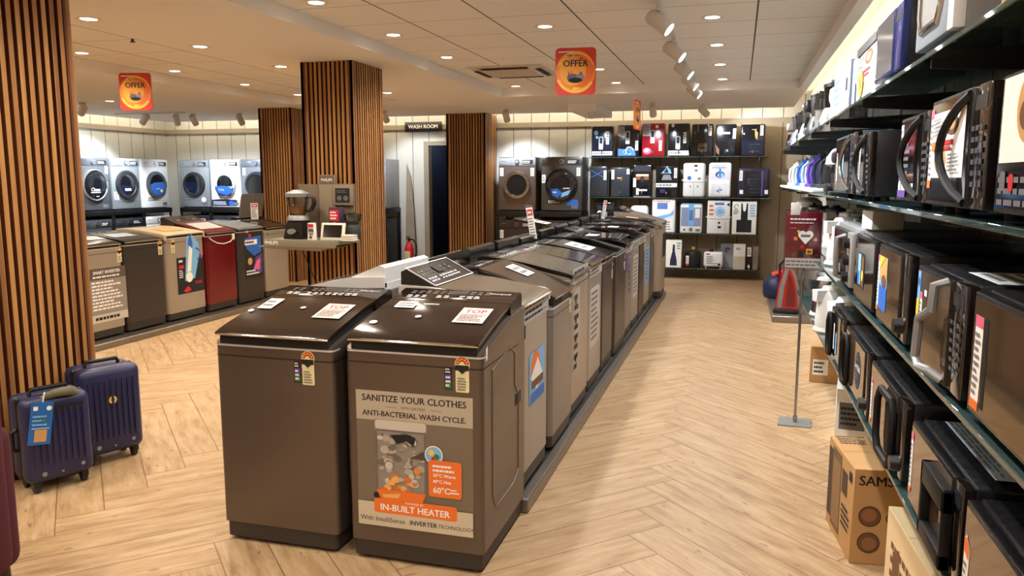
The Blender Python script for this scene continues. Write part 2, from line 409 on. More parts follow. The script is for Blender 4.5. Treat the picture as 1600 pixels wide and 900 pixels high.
# washroom beyond the doorway
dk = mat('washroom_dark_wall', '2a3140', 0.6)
struct('wall_washroom_back', MB().box(-5.5, YB + 1.7, 0, -4.0, YB + 1.8, 2.4, dk), 'dark rear wall of the washroom seen through the doorway')
struct('wall_washroom_left', MB().box(-5.5, YB + .12, 0, -5.4, YB + 1.7, 2.4, dk), 'dark side wall of the washroom')
struct('wall_washroom_right', MB().box(-4.1, YB + .12, 0, -4.0, YB + 1.7, 2.4, dk), 'dark side wall of the washroom, column side')
struct('ceiling_washroom', MB().box(-5.5, YB + .12, 2.4, -4.0, YB + 1.8, 2.45, dk), 'dark washroom ceiling')
struct('floor_washroom', MB().box(-5.5, YB + .12, -.06, -4.0, YB + 1.8, 0, dk), 'dark washroom floor')
b = MB().box(-5.28, YB - .02, 0, -5.19, YB + .13, 2.2, M_TRIM).box(-4.22, YB - .02, 0, -4.14, YB + .13, 2.2, M_TRIM).box(-5.19, YB - .02, 2.13, -4.22, YB + .13, 2.2, M_TRIM)
struct('door_1', b, 'grey wood frame of the washroom doorway')
# ceiling: plaster soffit with two raised tiled bays
A0, A1, AY0, AY1 = -2.98, 0.64, -2.6, 9.87
B0, B1, BY1 = -6.15, -4.46, 10.0
YE, XE0, XE1 = 12.42, -10.22, 0.73
b = MB()
for (x0, x1, y0, y1) in ((XE0, B0, YF, YE), (B0, B1, BY1, YE), (B0, B1, YF, AY0), (B1, A0, YF, YE), (A0, A1, AY1, YE), (A0, A1, YF, AY0), (A1, XE1, YF, YE)):
    b.box(x0, y0, ZS, x1, y1, ZC + .02, plaster)
b.box(A0, AY0, ZC, A1, AY1, ZC + .03, M_TILE).box(B0, AY0, ZC, B1, BY1, ZC + .03, M_TILE)
b.box(XL - .1, YF - .1, ZT, XR + .1, YB + .12, ZT + .08, plaster)
b.box(XE0, YF, ZC + .02, XE1, YE - .02, ZT, plaster)
struct('ceiling', b, 'cream plaster ceiling with raised tiled bays')
# beams along the top of the board walls
struct('trim_1', MB().box(XL, YB - .05, 2.40, XR, YB, 2.48, M_TRIM), 'grey wood beam along the top of the end wall')
struct('trim_2', MB().box(XL, YF, 2.40, XL + .05, YB - .05, 2.48, M_TRIM), 'grey wood beam along the top of the corner wall')
struct('trim_3', MB().box(-2.33, YB - .05, 0.1, XR, YB - .02, 2.40, M_BP), 'grey-brown board cladding behind the purifier shelves')
struct('baseboard_back', MB().box(-4.14, YB - .06, 0, XR, YB - .02, .1, M_TRIM), 'grey wood skirting of the end wall')
# cove light strips
def emitter(name, col, s):
    m = bpy.data.materials.new(name); m.use_nodes = True; b_ = m.node_tree.nodes['Principled BSDF']
    b_.inputs['Base Color'].default_value = (*col, 1); b_.inputs['Emission Color'].default_value = (*col, 1); b_.inputs['Emission Strength'].default_value = s
    return m
M_COVE = emitter('cove_light', (1.0, .86, .62), COVE_S)
tag(MB().rbox(XE0, YE, 2.64, XE1, YE + .02, 2.68, M_COVE, .004).build('led_strip'), 'warm light strip glowing in the ceiling cove above the end wall', 'light strip')
tag(MB().rbox(XE0 - .02, YF + .3, 2.64, XE0, YE - .1, 2.68, M_COVE, .004).build('led_strip'), 'warm light strip in the ceiling cove above the corner washers', 'light strip')
M_COVE2 = emitter('soft_cove_light', (1.0, .86, .62), COVE_S * .5)
tag(MB().rbox(XE1, YF + .3, 2.64, XE1 + .02, YE - .1, 2.68, M_COVE2, .004).build('led_strip'), 'warm light strip in the ceiling cove above the glass shelves', 'light strip')

# ---------------------------------------------------------------- recessed downlights
M_DISC = emitter('downlight_lens', (1.0, .90, .74), 7.0)
M_RIM = mat('downlight_rim', 'e9e2d8', 0.5)
def spot_lamp(name, loc, aim, power, col, ang, blend=0.6, size=0.05):
    ld = bpy.data.lights.new(name, 'SPOT'); ld.energy = power; ld.color = col; ld.spot_size = math.radians(ang); ld.spot_blend = blend; ld.shadow_soft_size = size
    o = bpy.data.objects.new(name, ld); COL.objects.link(o); o.location = loc
    o.rotation_euler = (Vector(aim)).to_track_quat('-Z', 'Y').to_euler(); return o
proto = thing('downlight', 'small round recessed downlight in the long tiled bay', 'ceiling light', (0, 0, 0))
MB().lathe([(.052, 0), (.075, -.004), (.082, -.002), (.082, .0)], M_RIM, n=24).build('rim', proto)
MB().lathe([(.0001, -.003), (.03, -.004), (.052, -.002)], M_DISC, n=24).build('lens', proto)
first = [True]
def downlight(x, y, z, label, group):
    o = proto if first[0] else dup(proto)
    first[0] = False; o.location = (x, y, z); o['label'] = label; o['group'] = group
    spot_lamp('downlight_lamp', (x, y, z - .03), (0, 0, -1), DOWN_W * (1.12 if x > -2 else 1.0), NEUTRAL if x > -2 else WARM, 150, 0.8, 0.05)
for y in (9.64, 8.43, 7.22, 6.01, 4.8, 3.59, 2.38, 1.17, -.04, -1.25):
    for x in (-.23, -1.47, -2.73):
        if x == -1.47 and abs(y - 7.22) < .1 or (y < 4 and x == -1.47): continue
        downlight(x, y, ZC, 'small round recessed downlight in the wide bay of square ceiling tiles', 'downlights in the wide tiled bay')
for y in (9.03, 7.86, 6.69, 5.53, 4.4, 2.2, 0.0):
    downlight(-4.2, y, ZS, 'small round recessed downlight in the plain plaster strip by the slatted columns', 'downlights in the plaster strip')
for y in (9.76, 8.55, 7.3, 6.05, 4.8, 2.4, 0.0):
    downlight(-5.88, y, ZC, 'small round recessed downlight in the narrow tiled bay above the washers', 'downlights in the narrow tiled bay')
for y in (8.92, 6.3, 3.5):
    downlight(-8.26, y, ZS, 'small round recessed downlight in the plaster before the corner washers', 'downlights by the corner washers')

# ---------------------------------------------------------------- track spotlights
M_HEAD = mat('spotlight_grey', 'd4d0ca', 0.45)
M_LENS = emitter('spotlight_lens', (.93, .97, 1.0), 9.0)
def spotlight(loc, aim, label, group, power, drop=.10, col=COOL):
    """loc: where it hangs from; aim: direction of its beam"""
    t = thing('track_spotlight', label, 'spotlight', loc, 0, group)
    MB().rbox(-.02, -.045, -.03, .02, .045, 0, M_HEAD, .004).build('adapter', t)
    MB().cyl((0, 0, -.03), (0, 0, -drop), .012, M_HEAD, 10).rbox(-.028, -.028, -drop + .005, .028, .028, -drop + .055, M_HEAD, .006).build('stem', t)
    a = Vector(aim).normalized(); T = Matrix.Translation((0, 0, -drop)) @ a.to_track_quat('Z', 'Y').to_matrix().to_4x4()
    MB().lathe([(.0001, -.09), (.038, -.088), (.05, -.07), (.05, .085), (.046, .09), (.043, .08), (.0001, .078)], M_HEAD, n=20, T=T).build('lamp_head', t)
    MB().lathe([(.0001, .082), (.042, .082)], M_LENS, n=20, T=T).build('lens', t)
    p = Vector(loc) + Vector((0, 0, -drop)) + a * .1
    spot_lamp('spotlight_lamp', p, a, power, col, 75, .5, .04)
tag(MB().rbox(-.565, 3.0, ZC - .03, -.53, 9.8, ZC, M_HEAD, .004).build('lighting_track'), 'pale grey lighting track along the tiled bay', 'lighting track')
for k, y in enumerate((5.4, 6.63, 7.77, 8.75, 9.6)):
    spotlight((-.548, y, ZC - .03), (.8, -.12, -.62), ('%s grey spotlight on the ceiling track, counting from the near end' % ('first', 'second', 'third', 'fourth', 'fifth')[k]), 'spotlights on the long track', TRACK_W)
for y in (4.1, 2.9):
    spotlight((-.548, y - .0 if y > 3 else 3.05, ZC - .03), (.85, -.2, -.6), 'grey spotlight on the near stretch of the ceiling track, above the microwave shelves', 'spotlights on the near track', TRACK_W)
spotlight((-.52, 11.6, ZS), (.55, .75, -.5), 'grey spotlight on the plaster ceiling aimed at the purifier shelves, beyond the track', 'spotlights along the end wall', WALLSPOT_W)
BW = 'spotlights along the end wall'
spotlight((-1.2, 11.3, ZS), (0, 1, -.95), 'grey ceiling spotlight before the purifier shelves, behind the edge-on poster', BW, WALLSPOT_W)
spotlight((-2.07, 11.27, ZS), (0, 1, -.95), 'grey ceiling spotlight by the plaster beam, before the two stacked washers', BW, WALLSPOT_W)
spotlight((-3.45, 11.65, ZS), (0, 1, -1.05), 'grey ceiling spotlight just beside the slatted column by the washroom', BW, WALLSPOT_W)
spotlight((-7.75, 11.1, ZS), (0, 1, -1.05), 'single grey ceiling spotlight nearest the short slatted column at the back', BW, WALLSPOT_W)
spotlight((-8.55, 11.0, ZS), (-.1, 1, -1.05), 'grey ceiling spotlight of a pair over the end wall washers, right one', BW, WALLSPOT_W)
spotlight((-8.8, 10.9, ZS), (-.5, 1, -1.05), 'grey ceiling spotlight of a pair over the end wall washers, left one', BW, WALLSPOT_W)
spotlight((-9.2, 10.65, ZS), (-1, .1, -.9), 'grey ceiling spotlight hanging just below the angled offer poster', BW, WALLSPOT_W * 2)
spotlight((-8.8, 9.0, ZS), (-1, .5, -.6), 'grey ceiling spotlight beside the big slatted column, leftmost of all', BW, WALLSPOT_W * 2)
spotlight((-5.3, 11.3, ZS), (0, 1, -.8), 'grey ceiling spotlight hidden above the washroom sign', BW, WALLSPOT_W)
tag(MB().rbox(-9.75, 10.6, ZS - .02, -8.4, 10.64, ZS, M_HEAD, .004).build('lighting_track'), 'short pale lighting track above the corner washers', 'lighting track')
ld = bpy.data.lights.new('washroom_fill', 'POINT'); ld.energy = 9; ld.color = (.7, .8, 1.0); ld.shadow_soft_size = .08  # unseen bluish fill light, added to brighten the dark doorway recess
o = bpy.data.objects.new('washroom_fill', ld); COL.objects.link(o); o.location = (-4.8, YB + .9, 2.3)
# plaster beam drop near the end wall
struct('trim_4', MB().box(-2.35, 11.0, 2.5, -1.95, YE, ZS, plaster), 'short plaster beam under the ceiling by the end wall')

# ---------------------------------------------------------------- air conditioner cassette, sprinkler
t = thing('air_conditioner_cassette', 'square white air conditioner cassette set in the ceiling tiles', 'air conditioner', (-2.37, 8.27, ZC))
M_AC = mat('cassette_white', 'd9cfc2', 0.5)
b = MB()
for s in (-1, 1): b.prism([(s * .40, 0), (s * .40, -.012), (s * .27, -.03), (s * .27, 0)], -.40, .40, M_AC).prism([(s * .40, 0), (s * .40, -.012), (s * .27, -.03), (s * .27, 0)], -.27, .27, M_AC, 'x')
b.build('frame', t)
b = MB().box(-.27, -.27, -.024, .27, .27, -.02, M_AC)
for q in range(9): b.box(-.24, -.22 + q * .053, -.03, .24, -.20 + q * .053, -.024, M_AC)
b.build('intake_grille', t)
for s in (-1, 1):
    MB().prism([(-.25, 0), (.25, 0), (.25, .05), (-.25, .05)], 0, .006, gasket, 'z', T=Matrix.Translation((0, s * .335 - .025, -.034))).build('air_slot', t)
    MB().prism([(0, -.25), (.05, -.25), (.05, .25), (0, .25)], 0, .006, gasket, 'z', T=Matrix.Translation((s * .335 - .025, 0, -.034))).build('air_slot', t)
t = thing('sprinkler_head', 'tiny dark sprinkler head poking through the plaster ceiling', 'sprinkler', (-4.78, 5.45, ZC))
MB().lathe([(.0001, -.012), (.03, -.006), (.035, 0)], M_RIM, n=16).build('escutcheon', t)
MB().cyl((0, 0, -.012), (0, 0, -.05), .012, mat('sprinkler_dark', '2a1a10', .4), 10).lathe([(.0001, -.055), (.022, -.052), (.022, -.048), (.0001, -.045)], gasket, n=12).build('deflector', t)

# ---------------------------------------------------------------- slatted columns
def column(x0, x1, y0, y1, label, pitch=.046):
    """dark backing box clad with upright slats: veneered fronts, edges coloured dark as painted shade"""
    t = thing('slatted_column', label, 'column', ((x0 + x1) / 2, (y0 + y1) / 2, 0))
    a, c = (x1 - x0) / 2, (y1 - y0) / 2
    MB().box(-a + .043, -c + .043, 0, a - .043, c - .043, ZS, M_CORE).build('backing', t)
    b = MB(); hw = pitch * .275; Z0, Z1_ = .001, ZS - .001
    def slat(p0, p1, n):       # p0-p1: front edge, n: inward depth vector
        (ax, ay), (bx, by) = p0, p1; nx, ny = n
        v = [(ax, ay, Z0), (bx, by, Z0), (bx, by, Z1_), (ax, ay, Z1_), (ax + nx, ay + ny, Z0), (bx + nx, by + ny, Z0), (bx + nx, by + ny, Z1_), (ax + nx, ay + ny, Z1_)]
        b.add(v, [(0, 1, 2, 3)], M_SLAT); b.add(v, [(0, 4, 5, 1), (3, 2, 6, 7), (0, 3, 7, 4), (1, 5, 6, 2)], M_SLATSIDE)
    n = round((2 * a - 2 * hw) / pitch)
    for i in range(n + 1):
        u = -a + hw + (2 * a - 2 * hw) * i / n
        for s in (-1, 1): slat((u - hw, s * c), (u + hw, s * c), (0, -s * .045))
    n = round((2 * c - 2 * hw) / pitch)
    for i in range(n + 1):
        u = -c + hw + (2 * c - 2 * hw) * i / n
        for s in (-1, 1): slat((s * (a + .0005), u - hw), (s * (a + .0005), u + hw), (-s * .045, 0))
    b.build('wooden_slats', t, smooth=0)
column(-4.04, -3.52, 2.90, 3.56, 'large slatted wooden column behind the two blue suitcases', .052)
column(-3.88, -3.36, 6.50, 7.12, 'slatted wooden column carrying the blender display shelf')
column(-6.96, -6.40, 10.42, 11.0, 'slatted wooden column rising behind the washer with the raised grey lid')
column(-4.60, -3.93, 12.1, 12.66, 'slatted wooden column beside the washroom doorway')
badge = mat('silver_badge', 'cfd0d2', .3, .3)
# ================================================================ WASHING MACHINES
def energy_label(u, v, s=1.0):
    """Indian star label: cream slip with a red half-disc of stars"""
    W, H = .052 * s, .105 * s
    it = [('rr', u - W / 2, v, u + W / 2, v + H, .006 * s, cream), ('c', u, v + H, W * .56, cream), ('c', u, v + H, W * .5, red), ('r', u - W * .5, v + H * .62, u + W * .5, v + H, cream)]
    for k in range(5):
        a = math.radians(25 + k * 32.5); it.append(('c', u + W * .36 * math.cos(a), v + H + W * .36 * math.sin(a), W * .075, yellow))
    it += [('c', u, v + H, W * .2, cream), ('r', u - W * .5, v + H * .78, u + W * .5, v + H * .97, ink), ('p', [(u - W * .3, v + H * .79), (u + W * .3, v + H * .79), (u, v + H * .66)], ink)]
    it += [('lines', u - W * .36, v + H * .06, u + W * .4, v + H * .55, 5, inkg)]
    return [('part', 'energy_label', it)]
def warranty_tag(u, v, s=1.0):
    W, H = .03 * s, .085 * s
    return [('part', 'warranty_tag', [('r', u, v, u + W, v + H, ink), ('r', u + .003 * s, v + H * .40, u + W - .003 * s, v + H * .68, purple), ('r', u + .003 * s, v + H * .06, u + W - .003 * s, v + H * .34, green),
            ('lines', u + .004 * s, v + H * .72, u + W - .004 * s, v + H * .96, 2, inkwh), ('lines', u + .005 * s, v + H * .1, u + W - .005 * s, v + H * .64, 3, inkwh)])]
def chain(w, d, r, inset=0.0, ys=()):
    """right-hand outline from front centre to back, as (x, y)"""
    a = w / 2 - inset; y0 = inset; pts = [(a - r, y0)]
    for q in range(1, 7): t = math.radians(-90 + q * 15); pts.append((a - r + r * math.cos(t), y0 + r + r * math.sin(t)))
    pts += [(a, y) for y in ys if y > y0 + r + .002] + [(a, d - inset)]
    return pts
def shell(mb, w, d, r, z0, ztop, m, inset=0.0, ys=()):
    """rounded-front cabinet; ztop: number or function of y"""
    zt = ztop if callable(ztop) else (lambda y: ztop)
    c = chain(w, d, r, inset, ys); n = len(c); vs = []
    for (x, y) in c: vs += [(x, y, z0), (x, y, zt(y)), (-x, y, z0), (-x, y, zt(y))]
    fs = []
    for i in range(n - 1):
        a, b_ = 4 * i, 4 * i + 4
        fs += [(a, b_, b_ + 1, a + 1), (a + 2, a + 3, b_ + 3, b_ + 2), (a + 1, b_ + 1, b_ + 3, a + 3), (a, a + 2, b_ + 2, b_)]
    fs.append((0, 1, 3, 2)); e = 4 * (n - 1); fs.append((e, e + 2, e + 3, e + 1))
    return mb.add(vs, fs, m)
def ring(mb, w, d, r, z0, z1, m, off=.0009, to=.5):
    c = [(x, y) for (x, y) in chain(w + 2 * off, d, r, 0) if True]; c = [(x, y - off) for (x, y) in c[:-1]] + [(c[-1][0], min(c[-1][1], to))]
    c = [(-x, y) for (x, y) in reversed(c)] + c; vs = []; fs = []
    for (x, y) in c: vs += [(x, y, z0), (x, y, z1)]
    for i in range(len(c) - 1): fs.append((2 * i, 2 * i + 2, 2 * i + 3, 2 * i + 1))
    return mb.add(vs, fs, m)
def prof(hf, hr, d):
    ks = [(0, hf - .012), (.025, hf), (.25 * d, hf + .30 * (hr - hf)), (.5 * d, hf + .68 * (hr - hf)), (.74 * d, hf + .93 * (hr - hf)), (d, hr)]
    def f(y):
        if y <= 0: return ks[0][1]
        for (a, za), (b_, zb) in zip(ks, ks[1:]):
            if y <= b_: return za + (zb - za) * (y - a) / (b_ - a)
        return hr
    return f, [k[0] for k in ks]
def top_loader(name, label, loc, rz, w=.56, d=.58, hf=.92, hr=1.02, body=silverp, lid=lidblack, con=lidblack, r=.035, plin=plinth, rim=None, trim=True, opened=0.0, front=(), lidtop=(), contop=(), side=False, icons=True, group=None, lift=.02, conraise=0.0, logo=None):
    t = thing(name, label, 'washing machine', loc, rz, group)
    f, ys = prof(hf, hr, d)
    shell(MB(), w, d, r, .085, f, body, 0, ys).build('cabinet', t)
    b = MB(); shell(b, w - .012, d - .004, r, .018, .085, plin, .004)
    for sx in (-1, 1):
        for y in (.05, d - .06): b.cyl((sx * (w / 2 - .06), y, 0), (sx * (w / 2 - .06), y, .02), .022, gasket, 10)
    b.build('plinth', t)
    b = MB(); ring(b, w, d, r, hf - .062, hf - .058, gasket)
    b.build('seam', t)
    b = MB(); ring(b, w, d, r, hf - .020, hf - .0125, badge, .0012, .06); b.build('edge_trim', t)
    # dark gap, lid, console
    yh = .70 * d; wl = w - .022
    sec = [(.004, f(0) + .004)] + [(y, f(y) + .004) for y in (.03, .25 * d, .5 * d, yh)]
    b = MB(); poly = [(y, z + lift) for y, z in sec] + [(y, z - .012) for y, z in reversed(sec)]
    if opened: poly = [(y, z + .004) for y, z in sec] + [(y, z - .012) for y, z in reversed(sec)]
    b.prism(poly, -wl / 2 + .012, wl / 2 - .012, gasket, 'x'); b.build('lid_opening', t)
    T = Matrix.Identity(4)
    if opened:
        h = Vector((0, yh, f(yh) + lift)); T = Matrix.Translation(h) @ Matrix.Rotation(math.radians(-opened), 4, 'X') @ Matrix.Translation(-h)
    top = [(-.012, f(0) + lift + .012), (.012, f(0) + lift + .022)] + [(y, f(y) + lift + .016) for y in (.12 * d, .25 * d, .4 * d, .5 * d, .6 * d, yh - .004)]
    bot = [(-.010, f(0) + lift + .004)] + [(y, f(y) + lift + .002) for y in (.25 * d, .5 * d, yh - .004)]
    lb = MB(); lb.prism(top + list(reversed(bot)), -wl / 2, wl / 2, lid, 'x', T=T); lo = lb.build('lid', t)
    if trim:
        MB().tube([tuple(T @ Vector(p)) for p in ((-wl / 2 + .004, -.006, f(0) + lift + .006), (-wl / 4, -.014, f(0) + lift + .008), (wl / 4, -.014, f(0) + lift + .008), (wl / 2 - .004, -.006, f(0) + lift + .006))], .006, chrome if trim is True else trim, 8).build('lid_trim', t)
    if rim:
        for sx in (-1, 1):
            b = MB(); pl = [(y, f(y) - .02) for y in ys] + [(y, f(y) + lift + .012) for y in reversed(ys)]
            b.prism(pl, sx * (w / 2 - .004) - .016, sx * (w / 2 - .004) + .014, rim, 'x'); b.build('side_rim', t)
    z1, z2 = f(yh) + lift + .016, f(d) + .035 + conraise
    b = MB(); b.prism([(yh, f(yh) - .01), (yh, z1), (d - .03, z2), (d - .004, z2 - .012), (d - .004, f(d) - .01)], -wl / 2, wl / 2, con, 'x'); co = b.build('control_panel', t)
    ang = Vector((0, d - .03 - yh, z2 - z1)); L = ang.length; V = ang.normalized(); N = Vector((1, 0, 0)).cross(V)
    fr = (Vector((0, yh, z1)), Vector((1, 0, 0)), V, N)
    it = []
    if icons:
        random.seed(label)
        for k in range(11):
            u = -wl * .40 + wl * .64 * k / 10
            if random.random() < .8: it.append(('lines', u, L * .52, u + wl * .045, L * .82, 2, inkg))
            if random.random() < .7: it.append(('lines', u, L * .18, u + wl * .05, L * .42, 2, inkwh))
        it.append(('rr', -.03, L * .5, .05, L * .85, .004, mat('panel_display', '2b2f38', .2)))
    if logo: it.append(('t', logo, wl * .36, L * .66, .024, inkwh))
    it += list(contop)
    if it: decal('panel_print', co, it, fr)
    if front: decal('front_stickers', t, list(front), FRONT(0.0))
    if lidtop:
        y0 = .18 * d; V2 = Vector((0, .5 * d - y0, f(.5 * d) - f(y0))).normalized(); N2 = Vector((1, 0, 0)).cross(V2)
        fr2 = (T @ Vector((0, y0, f(y0) + lift + .0195)), Vector((1, 0, 0)), T.to_3x3() @ V2, T.to_3x3() @ N2)
        decal('lid_badges', lo, list(lidtop), fr2)
    if side:
        for sx in (-1, 1):
            b = MB(); X = sx * (w / 2 + .0005)
            b.tube([(X, .12, .80), (X, .36, .84), (X, .44, .80), (X, .44, .66), (X, .50, .60), (X, .50, .26), (X, .42, .22), (X, .16, .22), (X, .12, .28)], .0035, body, 6, closed=True); b.build('side_embossing', t)
        for sx in (-1, 1): MB().rbox(sx * w / 2 - .004, d - .15, .56, sx * w / 2 + .002, d - .06, .61, gasket, .002).build('carry_handle', t)
    return t

# ---- the two display machines at the head of the island
card = lambda u, v, wd, h, s='TOP': [('part', 'price_card', [('r', u - wd / 2, v, u + wd / 2, v + h, paperp), ('t', s, u, v + h * .74, h * .30, red, 'CENTER', 1), ('r', u - wd * .42, v + h * .52, u + wd * .42, v + h * .55, red), ('lines', u - wd * .4, v + h * .08, u + wd * .4, v + h * .48, 4, inkg)])]
white_slip = lambda u, v, wd, h: [('part', 'paper_slip', [('r', u - wd / 2, v, u + wd / 2, v + h, paper), ('lines', u - wd * .4, v + h * .15, u + wd * .4, v + h * .85, 2, inkg)])]
top_loader('washing_machine', 'bronze-grey top loading washing machine with plain front, no poster, at head of island', (-1.808, 2.735, 0), 0, .548, .60, .876, .965, bronze, lidglass, lidglass, .022, side=True, lift=.036, conraise=.035, group='bronze display washers',
    front=energy_label(.162, .715, 1.05) + warranty_tag(.097, .722, 1.05), logo='Whirlpool',
    lidtop=card(.15, .06, .13, .16) + white_slip(-.19, .13, .07, .12) + [('c', -.235, .10, .014, badge), ('c', -.01, .16, .013, badge)])
random.seed(21)
jg = [mat('jar_grey_%s' % c, c, .5) for c in ('c8c0b6', 'aea69c', '8f877d', '6e665e', 'b7aea4')]; ja = [mat('jar_amber_%s' % c, c, .5) for c in ('d98a44', 'c8743a', 'e8b060', 'b8683c', 'cfa070')]
jar = [('r', -.168, .30, .055, .60, jg[2]), ('rr', -.165, .56, .052, .598, .01, jg[0]), ('r', -.165, .552, .052, .560, jg[3])]
for k in range(90):
    v = .305 + .235 * random.random(); warm = random.random() < max(0, (.42 - v) / .10)
    u = random.uniform(-.148, .036); ru = random.uniform(.006, .02)
    jar.append(('c', u, v, ru, random.choice(ja if warm else jg), ru * random.uniform(.5, 1.0)))
jar += [('p', [(-.10, .54), (-.07, .505), (-.03, .52), (-.0, .50), (.01, .535), (-.02, .548)], ink), ('r', -.166, .30, -.158, .552, jg[3]), ('r', .045, .30, .053, .552, jg[3]), ('p', [(-.165, .31), (.05, .31), (.035, .272), (-.14, .268)], orange), ('p', [(-.14, .29), (-.06, .30), (-.07, .28), (-.13, .278)], ja[2]), ('c', -.165, .285, .012, ink)]
poster = [('r', -.246, .595, .246, .715, mat('poster_beige', 'b5aa98', .5)), ('t', 'SANITIZE YOUR CLOTHES', 0, .684, .0375, ink, 'CENTER', 1), ('t', 'WITH CERTIFIED', 0, .652, .014, ink), ('r', -.12, .651, -.07, .653, inkg), ('r', .07, .651, .12, .653, inkg), ('t', 'ANTI-BACTERIAL WASH CYCLE.', 0, .622, .0305, ink, 'CENTER', 1),
          ('r', -.246, .245, .246, .595, mat('poster_bronze', '75695a', .4))] + jar + [
          ('p', [(-.02, .45), (.075, .50), (.07, .45)], mat('poster_wedge', '4c443c', .5)), ('c', .085, .475, .038, inkwh), ('c', .085, .475, .034, cyan), ('c', .075, .485, .012, yellow), ('c', .097, .468, .012, green), ('c', .083, .46, .009, red),
          ('rr', .062, .305, .20, .455, .012, orange), ('lines', .08, .405, .175, .44, 2, inkwh), ('t', '30\u00b0C Warm', .08, .393, .019, inkwh, 'LEFT', 1), ('t', '40\u00b0C Hot', .08, .368, .019, inkwh, 'LEFT', 1), ('t', '60\u00b0C', .08, .332, .034, inkwh, 'LEFT', 1), ('lines', .152, .322, .192, .345, 2, inkwh),
          ('r', -.246, .155, .246, .255, mat('poster_cream', 'c9bda6', .5)), ('rr', -.175, .212, .18, .272, .01, orange), ('t', 'POWERED BY', 0, .262, .013, inkwh), ('t', 'IN-BUILT HEATER', 0, .236, .038, inkwh, 'CENTER', 1), ('t', 'With IntelliSense', -.238, .184, .0285, ink, 'LEFT'), ('t', 'INVERTER', -.022, .184, .0265, ink, 'LEFT', 1), ('t', 'TECHNOLOGY', .100, .184, .0218, ink, 'LEFT')]
t = top_loader('washing_machine', 'bronze-grey top loading washing machine with large sanitize your clothes poster on its front', (-1.19, 2.735, 0), 0, .572, .60, .888, .975, bronze, lidglass, lidglass, .022, side=True, lift=.036, conraise=.035, group='bronze display washers',
    front=energy_label(.205, .735, 1.05) + warranty_tag(.132, .742, 1.05), logo='Whirlpool',
    lidtop=card(.165, .06, .13, .16) + white_slip(-.165, .19, .09, .07) + [('c', -.225, .02, .017, badge), ('c', -.06, .10, .014, badge), ('r', -.09, .235, -.02, .245, badge)])
decal('front_poster', t, poster, FRONT(0.0), 'beige and bronze poster with a glass jar and orange banners')
decal('side_sticker', t, [('p', [(.04, .85), (.06, .86), (.06, .91), (.04, .90)], paper)], SIDEP(.2865))

